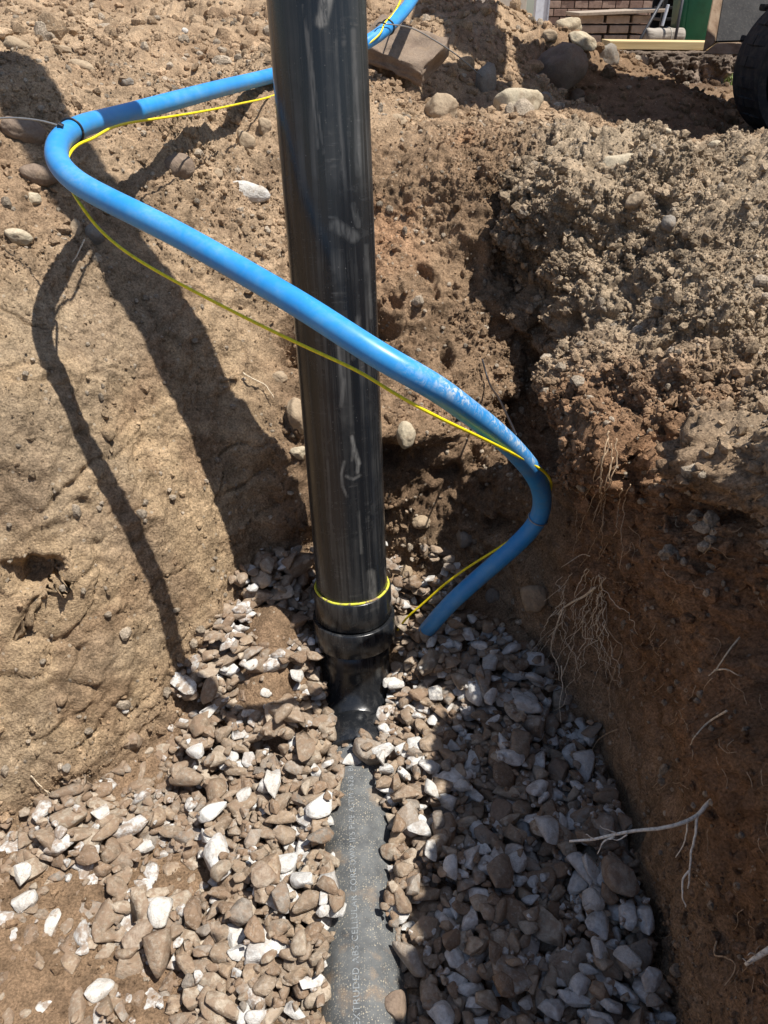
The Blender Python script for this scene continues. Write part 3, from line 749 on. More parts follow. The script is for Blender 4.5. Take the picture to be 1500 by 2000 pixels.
# dust attributes along the tube
nv = len(bme.vertices); co = np.array([v.co[:] for v in bme.vertices])
rel = co - np.array([0, 0, CAMZ]); dep = rel[:, 1] * CT - rel[:, 2] * ST
pxs = 750 + F * rel[:, 0] / dep; up_ = (rel[:, 1] * ST + rel[:, 2] * CT); pys = 1000 - F * up_ / dep
ring = np.minimum(np.arange(nv) // 32, len(bp) - 1); cen = bp[ring]; up = (co[:, 2] - cen[:, 2]) / RB
s_id = ring / len(bp)
i0 = np.argmin(np.abs(bp - np.array(at(790, 722, .785))).sum(1)); i1 = np.argmin(np.abs(bp - np.array(at(1022, 898, 1.01))).sum(1))
t_ = (ring - i0) / max(1, (i1 - i0))
dust = np.clip(sstep(-.15, .35, t_) * sstep(1.2, .9, t_), 0, 1) * sstep(-.3, .3, up)
for k, a in (('dust', dust), ('under', sstep(.3, -.5, up) * .9 + .1)):
    aa = bme.attributes.new(k, 'FLOAT', 'POINT'); aa.data.foreach_set('value', np.asarray(a, np.float32))
link('blue_tube', bme, M_blue, wp)
def nearest(px, py, d):
    return int(np.argmin(np.linalg.norm(bp - np.array(at(px, py, d)), axis=1)))
def tie(px, py, d, r=.0016, mat=M_tie, extra=.0012, name='cable_tie', tails=None, head=True):
    i = nearest(px, py, d); t = bp[i + 1] - bp[i - 1]
    parts = [torus_part(bp[i], t, RB + extra, r, n=40)]
    me = tube_mesh(name, parts); o = link(name, me, mat, wp); return o, i
t1, i1_ = tie(141, 257, 1.01)
tail = catmull([at(118, 246, .97), at(80, 236, .98), at(40, 231, .985), at(0, 231, .99), at(-60, 240, .98)], 8)
link('tie_tail', tube_mesh('tie_tail', [tube_data(tail, .0012, 6)]), M_steel, t1)
bmh = bmesh.new(); add_box(bmh, at(118, 246, .965), (.007, .006, .006), (.3, .5, .1), .001); link('tie_head', bm_mesh('tie_head', bmh), M_tie, t1)
t2, _ = tie(752, 52, 1.735, .002)
tail = catmull([at(752, 46, 1.70), at(800, 54, 1.75), at(850, 80, 1.85), at(895, 110, 1.98), at(930, 140, 2.12), at(944, 152, 2.17)], 8)
link('tie_tail', tube_mesh('tie_tail', [tube_data(tail, .0016, 6)]), M_steel, t2)
tail = catmull([at(752, 46, 1.70), at(742, 44, 1.69), at(735, 50, 1.68)], 6)
link('tie_tail', tube_mesh('tie_tail', [tube_data(tail, .0018, 6)]), M_tie, t2)
t3, _ = tie(1049, 1014, 1.162, .0011, M_steel)
# yellow tracer wire
YW = [(800, -50, 1.90), (782, 2, 1.83), (766, 30, 1.75), (750, 46, 1.71), (744, 64, 1.69), (722, 84, 1.68), (640, 140, 1.66), (535, 187, 1.58), (480, 200, 1.46), (400, 217, 1.30), (320, 230, 1.21), (250, 240, 1.13), (212, 252, 1.07), (180, 271, 1.01),
      (155, 281, .99), (136, 300, .965), (128, 330, .95), (138, 362, .92), (152, 392, .88), (185, 438, .865), (235, 484, .855), (300, 526, .845), (400, 580, .83), (500, 631, .81), (600, 679, .79), (700, 725, .765), (760, 762, .765), (810, 791, .78),
      (870, 822, .82), (940, 855, .88), (1000, 885, .95), (1040, 907, 1.01), (1064, 922, 1.045), (1076, 940, 1.08), (1075, 958, 1.12), (1058, 985, 1.17), (1036, 1010, 1.172), (1012, 1042, 1.18), (970, 1073, 1.20), (920, 1104, 1.215), (870, 1140, 1.24), (825, 1180, 1.27), (795, 1206, 1.29), (777, 1230, 1.33), (768, 1242, 1.43), (764, 1247, 1.58)]
Ln = np.array(LD); YA = []
for px_, py_, d_ in YW:
    if 138 <= px_ <= 850 and 362 <= py_ <= 885 and py_ > 300:
        ds = np.linspace(d_ - .02, d_ + .16, 90); best_ = (9, d_)
        for dd in ds:
            v_ = np.array(at(px_, py_, dd)) - bp; v_ = v_ - (v_ @ Ln)[:, None] * Ln; mm = np.linalg.norm(v_, axis=1).min()
            if mm < best_[0]: best_ = (mm, dd)
        d_ = best_[1] if py_ > 400 and px_ < 800 else (d_ + best_[1]) / 2 if px_ < 850 else d_
    YA.append(at(px_, py_, d_))
yp = smooth_path(catmull(YA, 9), 10)
tw = link('tracer_wire', tube_mesh('tracer_wire', [tube_data(yp, .00185, 12)]), M_yel)
tag(tw, 'thin yellow insulated wire strung along the blue pipe', 'wire')
# black cord on the back wall
cordp = catmull([hit(940, 700)[0] + Vector((0, -.012, .004)), hit(950, 735)[0] + Vector((0, -.02, .004)), at(975, 780, 1.20), at(1000, 832, 1.06), at(1008, 850, 1.03)], 8)
co_ = link('black_cord', tube_mesh('black_cord', [tube_data(cordp, .0017, 8)]), M_tie)
tag(co_, 'thin black cord hanging from the back wall down behind the blue pipe', 'cord')

# ------------------------------------------------------------------ gravel
CELL = .003
gx0, gx1, gy0, gy1 = -1.0, .45, .05, 1.20
gxn, gyn = int((gx1 - gx0) / CELL), int((gy1 - gy0) / CELL)
GX, GY = np.meshgrid(gx0 + (np.arange(gxn) + .5) * CELL, gy0 + (np.arange(gyn) + .5) * CELL)
Hm, Dm = base_h(GX, GY)
Hm = Hm - .004
# the level pipe and the upright are obstacles
dxp = GX - pipe_x(GY); inp = (np.abs(dxp) < RO) & (GY < he[1] + .02)
Hm = np.where(inp, np.maximum(Hm, zc + np.sqrt(np.maximum(RO ** 2 - dxp ** 2, 0))), Hm)
def chip(seed, npt, bev, bseg=2, rough=.03):
    """broken stone: hull of a few random points, worn edges"""
    r = np.random.default_rng(seed); bm = bmesh.new()
    p = r.normal(size=(npt, 3)); p /= np.linalg.norm(p, axis=1)[:, None]; p *= r.uniform(.72, 1.0, (npt, 1))
    for c in p: bm.verts.new(c)
    h = bmesh.ops.convex_hull(bm, input=bm.verts[:])
    bmesh.ops.delete(bm, geom=[v for v in bm.verts if not v.link_faces], context='VERTS')
    bmesh.ops.dissolve_limit(bm, angle_limit=.30, verts=bm.verts[:], edges=bm.edges[:])
    bmesh.ops.bevel(bm, geom=bm.edges[:], offset=bev, segments=bseg, affect='EDGES', profile=.5, clamp_overlap=True)
    bmesh.ops.triangulate(bm, faces=bm.faces[:])
    bmesh.ops.subdivide_edges(bm, edges=[e for e in bm.edges if e.calc_length() > .25], cuts=1, smooth=.25)
    bmesh.ops.triangulate(bm, faces=bm.faces[:])
    bm.verts.ensure_lookup_table()
    V = np.array([v.co[:] for v in bm.verts]); Fc = np.array([[v.index for v in f.verts] for f in bm.faces]); bm.free()
    V -= V.mean(0); V *= (1 + rough * 1.6 * fbm(V + seed, 2.2, 3, .6, seed % 40))[:, None]
    return V / np.abs(V).max(0), Fc
protos = [chip(100 + i, 11 + (i * 5) % 10, .14 + .06 * (i % 3), 2, .07) for i in range(26)]
def exposed(x, y):
    """half width of pipe left bare of stones"""
    w = .034 + .009 * math.sin(y * 31) + .005 * math.sin(y * 77 + 1)
    w *= min(1, max(0, (.775 - y) / .03)) * (.55 + .45 * min(1, max(0, (.80 - y) / .2)))
    return w
VV, FF, CC, MM = [], [], [], []; voff = 0
white = np.array([.64, .63, .60]); cream = np.array([.45, .375, .285]); brown = np.array([.315, .235, .160]); dkb = np.array([.21, .145, .095]); grey = np.array([.31, .27, .225])
pnx = fbm(np.stack([GX.ravel(), GY.ravel(), 0 * GX.ravel()], 1), 9, 3, .5, 77).reshape(GX.shape)
def soilness(x, y):
    i = int((y - gy0) / CELL); j = int((x - gx0) / CELL)
    n = pnx[min(max(i, 0), gyn - 1), min(max(j, 0), gxn - 1)]
    s = float(sstep(-.10, -.42, np.array(x + .22 * (y - .6)))) * .9 + n * .75 - .12
    for mx, my, mr in ((-.185, .965, .065), (-.20, .865, .05), (-.47, .46, .10), (-.28, .60, .05)):
        s += 1.6 * math.exp(-((x - mx) ** 2 + (y - my) ** 2) / (2 * (mr * .6) ** 2))
    return s
def put(x, y, sx, sy, sz, rgb, mud, sink, tilt=.28, pr=None, r=rng, cand=6):
    global voff
    Wp, Fp = protos[r.integers(len(protos))] if pr is None else pr
    Rm = rot_rand(r, tilt); W = (Wp * np.array([sx, sy, sz])) @ Rm.T
    hx = max(W[:, 0].max(), .003); hy = max(W[:, 1].max(), .003); hz = W[:, 2].max(); best = None
    x0_, y0_ = x, y
    for tr in range(cand):          # let the stone settle into the lowest hollow close by
        x = x0_ + (r.uniform(-1, 1) * .013 if tr else 0); y = y0_ + (r.uniform(-1, 1) * .013 if tr else 0)
        j0 = int((x - hx - gx0) / CELL); j1 = int((x + hx - gx0) / CELL) + 2
        i0 = int((y - hy - gy0) / CELL); i1 = int((y + hy - gy0) / CELL) + 2
        if j0 < 0 or i0 < 0 or j1 >= gxn or i1 >= gyn: continue
        sub = Hm[i0:i1, j0:j1]; gx_, gy_ = GX[i0:i1, j0:j1] - x, GY[i0:i1, j0:j1] - y
        e = 1 - (gx_ / hx) ** 2 - (gy_ / hy) ** 2; mk = e > .15
        if not mk.any() or Dm[i0:i1, j0:j1].max() > (.004 if x > .15 else .03): continue
        if y < .8 and abs(x - float(pipe_x(y))) < exposed(x, y) + hx * .8: continue
        if math.hypot(x - pb.x, y - pb.y) < RO + .008 + hx: continue
        if .81 <= y < .955 and abs(x + .048) < (.030 if y < .87 else .046) + hx * .7: continue
        se = np.sqrt(np.clip(e, 0, 1))
        zc_ = np.percentile((sub + hz * se * .85)[mk], 68) - sink * hz
        if best is None or zc_ < best[0]: best = (zc_, x, y, i0, i1, j0, j1, e, se)
    if best is None: return False
    zc_, x, y, i0, i1, j0, j1, e, se = best; sub = Hm[i0:i1, j0:j1]
    Hm[i0:i1, j0:j1] = np.where(e > 0, np.maximum(sub, zc_ + hz * se * .9), sub)
    VV.append(W + np.array([x, y, zc_])); FF.append(Fp + voff); voff += len(W)
    CC.append(np.tile(rgb, (len(W), 1))); MM.append(np.full(len(W), mud)); return True
def tone(r, x):
    k = r.random(); pw = .18 + .18 * float(sstep(.05, .12, np.array(x)))
    if k < pw: c = white * r.uniform(.82, 1.1); mud = r.uniform(0, .5)
    elif k < pw + .14: c = cream * r.uniform(.8, 1.1); mud = r.uniform(.2, 1)
    elif k < pw + .24 + .08 * float(x > .07): c = grey * r.uniform(.75, 1.15); mud = r.uniform(.2, 1)
    elif k < .86: c = (brown * r.uniform(.75, 1.25)) * (1 - (kk := r.uniform(0, .35))) + grey * kk; mud = r.uniform(.3, 1)
    else: c = dkb * r.uniform(.8, 1.3); mud = r.uniform(.3, 1)
    return c, mud
n_try = 0
LAYERS = [(2100, .0129, 0), (2100, .0126, 0), (1200, .0118, 0)]
for cnt, base_s, _ in LAYERS:
    pts = []
    for _k in range(cnt):
        for _t in range(12):
            x = rng.uniform(-.98, .37); y = rng.uniform(.24, 1.12)
            dd = float(poly_dist(np.array([x]), np.array([y]))[0])
            if dd > .012 + .02 * rng.random(): continue
            if y < .8 and abs(x - float(pipe_x(y))) < exposed(x, y) + base_s * .7: continue
            if math.hypot(x - pb.x, y - pb.y) < RO + .020: continue
            if .80 <= y < .93 and abs(x + .046) < .036: continue
            if -.35 < x < -.0 and False: continue
            if any((x - a) ** 2 + (y - b) ** 2 < (base_s * 1.25) ** 2 for a, b in pts[-260:]): continue
            break
        else: continue
        pts.append((x, y)); s_ = soilness(x, y)
        if s_ > .5 and rng.random() < min(.93 if x > -.27 else .80, (s_ - .3) * 1.2): continue
        s = base_s * np.clip(rng.lognormal(-.06, .33), .45, 2.0)
        sx = s * rng.uniform(.95, 1.55); sy = s * rng.uniform(.65, .98); sz = s * rng.uniform(.42, .78)
        c, mud = tone(rng, x)
        if s_ > .3: mud = max(mud, .8); c = c * .93
        put(x, y, sx, sy, sz, c, mud, .1 + .75 * max(0, min(1, s_)), .33)
# small chips between the stones and pea gravel spilling on the bank foot
for k in range(3200):
    x = rng.uniform(-.98, .37); y = rng.uniform(.24, 1.12)
    dd = float(poly_dist(np.array([x]), np.array([y]))[0])
    if dd > .02 or (y < .8 and abs(x - float(pipe_x(y))) < exposed(x, y) + .002): continue
    if math.hypot(x - pb.x, y - pb.y) < RO + .012: continue
    s = rng.uniform(.002, .0065); c, mud = tone(rng, x)
    put(x, y, s * 1.2, s, s * .7, c * .9, 1.0, .3)
# individually placed stones of the floor, dropped on top of the gravel
def floor_stone(px, py, wpx, hpx, mat, label, seed, tilt=0, rnd=.15, sharp=20, cat='stone'):
    v = ray(px, py); D = -CAMZ / v.z
    for _ in range(4):
        x, y = v.x * D, v.y * D
        i = int(np.clip((y - gy0) / CELL, 0, gyn - 1)); j = int(np.clip((x - gx0) / CELL, 0, gxn - 1))
        z = float(np.percentile(Hm[max(0, i - 3):i + 4, max(0, j - 3):j + 4], 60)); D = (z + .006 - CAMZ) / v.z
    a = wpx * D / F / 2; b = hpx * D / F / 2 / .82; c = min(a, b) * .62
    V, Fc = chip(seed, 15, .16, 3, .05) if cat == 'stone' else stone_shape(I4, seed, 12, 30, .1, .05)
    W = V * np.array([a, b, c]); Rm = np.array(Matrix.Rotation(R(tilt), 3, 'Z') @ Matrix.Rotation(R((seed * 37) % 24 - 12), 3, 'Y') @ Matrix.Rotation(R(10), 3, 'X')); W = W @ Rm.T
    o = link('stone', np_mesh('stone', W, Fc, True), ROCKS[mat]); o.location = (x, y, z + c * .22)
    hx, hy = np.abs(W[:, 0]).max(), np.abs(W[:, 1]).max()
    tag(o, label, cat)
FS = [(1202, 1710, 78, 72, 'muddy', 'big round muddy cobble below the bare white root on the shaded gravel', 201, 10),
      (1103, 1890, 84, 78, 'muddy', 'largest reddish brown cobble low on the shaded gravel', 202, -25),
      (1072, 1615, 46, 52, 'white', 'egg shaped pale stone in the shaded gravel left of the bare root tip', 203, 10),
      (982, 1582, 54, 50, 'dark', 'dark brown blocky stone in the middle of the shaded gravel', 204, 0),
      (1092, 1500, 42, 44, 'dark', 'dark brown rounded stone in the shaded gravel near the right wall', 205, 0),
      (1160, 1757, 48, 36, 'white', 'smooth white oval stone just below left of the big round muddy cobble', 206, -25),
      (1152, 1690, 38, 54, 'white', 'tall pale stone touching the left side of the big round muddy cobble', 219, 10),
      (1012, 1670, 44, 40, 'white', 'white angular stone in the shaded gravel with a brown cap stone below it', 207, -30),
      (1228, 1868, 56, 30, 'white', 'long white wedge stone beside the foot of the right wall', 208, -35),
      (1262, 1680, 28, 26, 'white', 'small white three sided stone lying alone against the right wall foot', 209, 0),
      (1172, 1850, 30, 58, 'white', 'upright white pointed stone above the long white wedge stone', 220, 5),
      (312, 1778, 56, 52, 'white', 'biggest bright white stone on the brown earth at the lower left', 210, -30),
      (454, 1803, 44, 46, 'white', 'round white stone on sunny gravel right of the biggest white one', 211, 10),
      (197, 1930, 64, 40, 'white', 'long white stone near the bottom left lying askew on brown earth', 212, 32),
      (275, 1632, 46, 24, 'white', 'white flat stone on the brown earth left of the sunny gravel', 213, 0),
      (198, 1584, 42, 30, 'white', 'white stone casting a dark shadow at the foot of the left bank', 214, 25),
      (42, 1700, 40, 42, 'white', 'white blocky stone near the left edge on the brown earth', 215, 10),
      (50, 1756, 62, 34, 'white', 'pale flat stone at the left edge below the white blocky one', 216, 5),
      (97, 1802, 30, 50, 'white', 'narrow white stone standing near the left edge', 217, -10),
      (270, 1822, 70, 38, 'muddy', 'long brown stone touching the biggest bright white one from below', 218, 42),
      (736, 1326, 28, 34, 'white', 'white stone leaning on the black pipe neck', 221, -30),
      (757, 1343, 28, 20, 'white', 'white stone just right of the pipe neck below the leaning white one', 222, 5),
      (690, 1480, 46, 22, 'white', 'white flat stone lying across the buried end of the level pipe', 223, 8),
      (745, 1477, 24, 32, 'white', 'white square stone right of the flat one on the level pipe', 224, -5),
      (773, 1962, 48, 48, 'dark', 'round brown stone leaning on the right side of the level pipe', 225, 0),
      (852, 1350, 30, 28, 'white', 'white round stone in sun right of the pipe bend', 226, 0),
      (842, 1655, 26, 40, 'white', 'white angular stone at the sun edge right of the level pipe', 227, -5),
      (905, 1530, 48, 22, 'white', 'white bar shaped stone just inside the shade on the gravel', 228, 5),
      (842, 1535, 30, 44, 'white', 'grey white stone standing on the line between sun and shade', 229, 20),
      (530, 1528, 34, 50, 'white', 'pair sized white stone in the sunny gravel left of the level pipe', 230, 25),
      (655, 1318, 42, 40, 'dark', 'brown cobble tucked against the left foot of the black pipe', 231, 0),
      (515, 1705, 54, 44, 'muddy', 'brown wedge stone in the sunny gravel left of the level pipe', 232, -10),
      (428, 1243, 26, 22, 'white', 'bright white stone at the top left edge of the gravel', 233, 0),
      (485, 1256, 26, 22, 'white', 'white stone on the edge of the loose earth heap', 234, -20),
      (577, 1275, 26, 30, 'white', 'white stone on top of the loose earth heap by the black hub', 235, 10),
      (518, 1352, 34, 24, 'white', 'white stone on the loose earth left of the pipe bend', 236, 20),
      (400, 1352, 60, 28, 'white', 'long white stone at the gravel edge where the pipe shadow bends', 237, 22)]
for f in FS: floor_stone(*f)
gr = np_mesh('gravel', np.concatenate(VV), np.concatenate(FF), True, attrs={'mud': np.concatenate(MM)}, colors={'stone': np.concatenate(CC)})
go = link('gravel', gr, M_grav); tag(go, 'loose white and brown drainage gravel covering the trench floor', 'gravel', kind='stuff')

# ------------------------------------------------------------------ crumbs of earth
def scatter_crumbs():
    Pg = Pd.reshape(-1, 3)
    cell = (np.linalg.norm(np.cross(np.gradient(Pd, axis=1), np.gradient(Pd, axis=0)), axis=2)).ravel()
    dens = .16 * wL + 3.0 * wR + 1.3 * wRs + 1.5 * wB + .35 * wF * sstep(-.10, -.3, Xf) + 1.2 * wTop
    vis = (Yf > .25) & (Yf < 4.5) & (np.abs(Xf) < .62 * (Yf * .9 + .55))
    dens = dens * vis / (1 + (np.maximum(Yf - 1.2, 0) * 1.2) ** 1.5) * (.15 + 1.7 * sstep(-.15, .3, fbm(Pf, 7, 3, .5, 91)))
    p = dens * cell; p /= p.sum()
    n = 230000
    ii = rng.choice(len(p), n, p=p)
    size = .0011 * (1 - rng.random(n)) ** (-1 / 2.3); size = np.minimum(size, .010) * (1 + .5 * np.maximum(Yf[ii] - 1.2, 0))
    pr = [(I1[0] * np.random.default_rng(300 + i).uniform(.55, 1.1, (len(I1[0]), 1)), I1[1]) for i in range(24)]
    NV = len(I1[0]); NF = len(I1[1])
    which = rng.integers(24, size=n)
    base = np.stack([w for w, _ in pr])[which]
    peb = rng.random(n) < .03; size = np.where(peb, np.minimum(size * 1.2, .003), size)
    base = base * (rng.uniform(.6, 1.2, (n, 1, 3)) * size[:, None, None])
    # random rotation
    q = rng.normal(size=(n, 4)); q /= np.linalg.norm(q, axis=1)[:, None]; w, x, y, z = q.T
    Rm = np.stack([1 - 2 * (y * y + z * z), 2 * (x * y - z * w), 2 * (x * z + y * w), 2 * (x * y + z * w), 1 - 2 * (x * x + z * z), 2 * (y * z - x * w),
                   2 * (x * z - y * w), 2 * (y * z + x * w), 1 - 2 * (x * x + y * y)], 1).reshape(n, 3, 3)
    base = np.einsum('nij,nkj->nki', Rm, base)
    jit = rng.normal(size=(n, 3)) * .0015
    ctr = Pg[ii] + Nf[ii] * size[:, None] * .1 + jit
    V = (base + ctr[:, None, :]).reshape(-1, 3)
    Fc = (I1[1][None] + (np.arange(n) * NV)[:, None, None]).reshape(-1, 3)
    c = colr[ii] * rng.uniform(.75, 1.25, (n, 1))
    pale = peb
    c[pale] = np.array([.42, .34, .25]) * rng.uniform(.7, 1.1, (pale.sum(), 1))
    me = np_mesh('earth_crumbs', V, Fc, False, colors={'soil': np.repeat(c, NV, 0)})
    o = link('earth_crumbs', me, M_soil); tag(o, 'loose crumbs and clods of dug earth scattered over the slopes', 'earth crumbs', kind='stuff')
scatter_crumbs()
def scatter_clods():
    """bigger lumps on the mound, the hollow and the mud bank further back"""
    Pg = Pd.reshape(-1, 3)
    cell = (np.linalg.norm(np.cross(np.gradient(Pd, axis=1), np.gradient(Pd, axis=0)), axis=2)).ravel()
    bank = sstep(4.6, 4.9, Yf) * sstep(5.1, 5.0, Yf) * sstep(1.0, 1.2, Xf) * sstep(4.0, 3.5, Xf)
    mound = sstep(1.9, 2.2, Yf) * sstep(4.9, 4.5, Yf) * sstep(-1.6, -1.3, Xf) * sstep(2.2, 2.0, Xf)
    near = (.55 * wL + 1.0 * wB + 1.3 * wTop + 1.0 * wR + .5 * wRs) * (Yf < 2.0) * (Yf > .3) * (np.abs(Xf) < .62 * (Yf * .9 + .55))
    p = (bank * 1.5 + mound * .8 + near * 1.1) * cell; p /= p.sum(); n = 12500
    ii = rng.choice(len(p), n, p=p)
    size = .007 * (1 - rng.random(n)) ** (-1 / 2.6); size = np.where(Yf[ii] < 2.0, np.minimum(size * .42, .011), np.minimum(size, .034)) 
    pr = [stone_shape(I2, 500 + i, 9, 12, .3, .1)[0] for i in range(16)]
    NV = len(I2[0]); base = np.stack(pr)[rng.integers(16, size=n)] * (rng.uniform(.6, 1.2, (n, 1, 3)) * size[:, None, None])
    V = (base + (Pg[ii] + Nf[ii] * size[:, None] * .1)[:, None, :]).reshape(-1, 3)
    Fc = (I2[1][None] + (np.arange(n) * NV)[:, None, None]).reshape(-1, 3)
    c = colr[ii] * rng.uniform(.75, 1.3, (n, 1)); st = rng.random(n) < np.where(Yf[ii] < 2.0, .5, .12)
    c[st] = np.array([.40, .33, .25]) * rng.uniform(.7, 1.1, (st.sum(), 1))
    o = link('earth_clods', np_mesh('earth_clods', V, Fc, False, colors={'soil': np.repeat(c, NV, 0)}), M_soil)
    tag(o, 'lumps of dug earth and small stones on the heap and mud bank behind the trench', 'earth clods', kind='stuff')
scatter_clods()
def mud_bank():
    U, W = np.meshgrid(np.linspace(.95, 4.2, 620), np.linspace(0, 1, 110))
    prof_y = np.interp(W, [0, .12, .5, .62, 1], [4.90, 5.0, 5.06, 5.10, 5.62]); prof_z = np.interp(W, [0, .12, .5, .62, 1], [.50, .55, .70, .725, .715])
    Q = np.stack([U, prof_y - .05 * (U - 1.8) * 0, prof_z], -1).reshape(-1, 3)
    nn = np.array([0, -.9, .35]) * (1 - sstep(.55, .7, W.ravel()))[:, None] + np.array([0, 0, .35]) * sstep(.55, .7, W.ravel())[:, None]
    dsp = .045 * clump(Q, 11, 3) + .028 * clump(Q, 26, 4) + .014 * clump(Q, 60, 8) + .03 * fbm(Q, 5, 3, .5, 5) - .02
    dsp = dsp * (1 - .8 * sstep(.55, .7, W.ravel()))
    Q = Q + nn * dsp[:, None]
    id_ = np.arange(U.size).reshape(U.shape); qd = np.stack([id_[:-1, :-1], id_[:-1, 1:], id_[1:, 1:], id_[1:, :-1]], -1).reshape(-1, 4)
    c = np.array([.15, .115, .088]) * (1 + .5 * fbm(Q, 7, 3, .5, 8))[:, None] * np.ones((len(Q), 3)); c[fbm(Q, 9, 3, .5, 11) > .22] *= 1.9
    o = link('earth_bank', np_mesh('earth_bank', Q, qd, True, colors={'soil': c}), M_soil); tag(o, kind='structure')
mud_bank()
# ------------------------------------------------------------------ roots
def rpath(pts, pull=.012):
    out = []
    for p in pts:
        if len(p) == 3: out.append(at(*p))
        else:
            h_, n_, D_ = hit(*p); out.append(at(p[0], p[1], D_ - pull))
    return out
def root_strand(pts, r0, r1, wig=.002, seed=0, pull=.012, n=7):
    C = catmull([v[:] for v in rpath(pts, pull)], n)
    C[1:-1] += (fbm(C, 90, 2, .5, seed)[:, None] * np.array([1, .3, .6]) * wig)[1:-1]
    return tube_data(C, np.linspace(r0, r1, len(C)), 7)
def root(name, strands, label, mat, cat='root', group=None):
    parts = [root_strand(*s[:3], **(s[3] if len(s) > 3 else {})) for s in strands]
    o = link(name, tube_mesh(name, parts), mat); return tag(o, label, cat, group)
dT = .80
root('root', [([(1500, 1585, 1.02), (1468, 1562, .90), (1440, 1552, .82), (1405, 1551, .79), (1382, 1570, .785), (1362, 1592, .78), (1330, 1608, .775), (1290, 1618, .775), (1240, 1623, .78), (1190, 1632, .785), (1150, 1641, .79), (1112, 1643, .795)], .0030, .0012, dict(wig=.002, seed=1)),
              ([(1362, 1592, .78), (1360, 1620, .775), (1352, 1660, .77), (1347, 1700, .765), (1343, 1735, .765)], .0016, .0008, dict(seed=2)),
              ([(1346, 1700, .765), (1336, 1712, .765), (1331, 1730, .763), (1333, 1750, .762), (1339, 1772, .76)], .0012, .0007, dict(seed=3)),
              ([(1342, 1604, .776), (1342, 1630, .78), (1332, 1655, .785), (1320, 1675, .79)], .0010, .0004, dict(seed=4)),
              ([(1205, 1628, .783), (1190, 1622, .78), (1172, 1613, .775)], .0009, .0004, dict(seed=5)),
              ([(1200, 1634, .783), (1182, 1642, .783), (1172, 1655, .783), (1167, 1668, .783)], .0011, .0004, dict(seed=6)),
              ([(1225, 1630, .78), (1208, 1640, .782), (1190, 1640, .782)], .0008, .0003, dict(seed=7)),
              ([(1160, 1640, .787), (1150, 1632, .787), (1144, 1630, .787)], .0007, .0003, dict(seed=8))],
     'bare pale forked root reaching left from the right wall over the shaded gravel', M_rootp)
# pale tuft at the corner of the right wall
r = random.Random(5)
main = [([(1162, 1148), (1140, 1165), (1118, 1176), (1098, 1190), (1090, 1200)], .0022, .0012, dict(pull=.04, seed=11)),
        ([(1100, 1188), (1092, 1208), (1086, 1228), (1080, 1250)], .0016, .0009, dict(pull=.045, seed=12)),
        ([(1084, 1232), (1078, 1252), (1078, 1275), (1090, 1300), (1092, 1330)], .0010, .0005, dict(pull=.05, seed=13))]
for k in range(34):
    x0 = r.uniform(1092, 1185); y0 = r.uniform(1110, 1215); x = x0; y = y0; pts = [(x0, y0)]; dx_ = r.uniform(-16, 8)
    for j in range(r.randint(3, 7)):
        dx_ += r.uniform(-14, 14) - dx_ * .3; x += dx_; y += r.uniform(8, 40); pts.append((x, y))
    main.append((pts, r.uniform(.0004, .0010), .0003, dict(pull=r.uniform(.010, .05), seed=20 + k, wig=.007)))
root('root_tuft', main, 'pale bushy tuft of fine roots hanging from the corner of the right wall', M_root, 'roots')
strands = []
for k in range(9):
    x = r.uniform(1165, 1240); y = r.uniform(840, 960); pts = [(x, y)]
    for j in range(r.randint(4, 7)):
        x += r.uniform(-24, 3); y += r.uniform(30, 52); pts.append((x, y))
    strands.append((pts, r.uniform(.0006, .0010), .0004, dict(pull=r.uniform(.008, .03), seed=60 + k, wig=.004)))
root('root_fringe', strands, 'long thin roots trailing down from the edge of the crumbly slope to the pale tuft', M_rootd, 'roots')
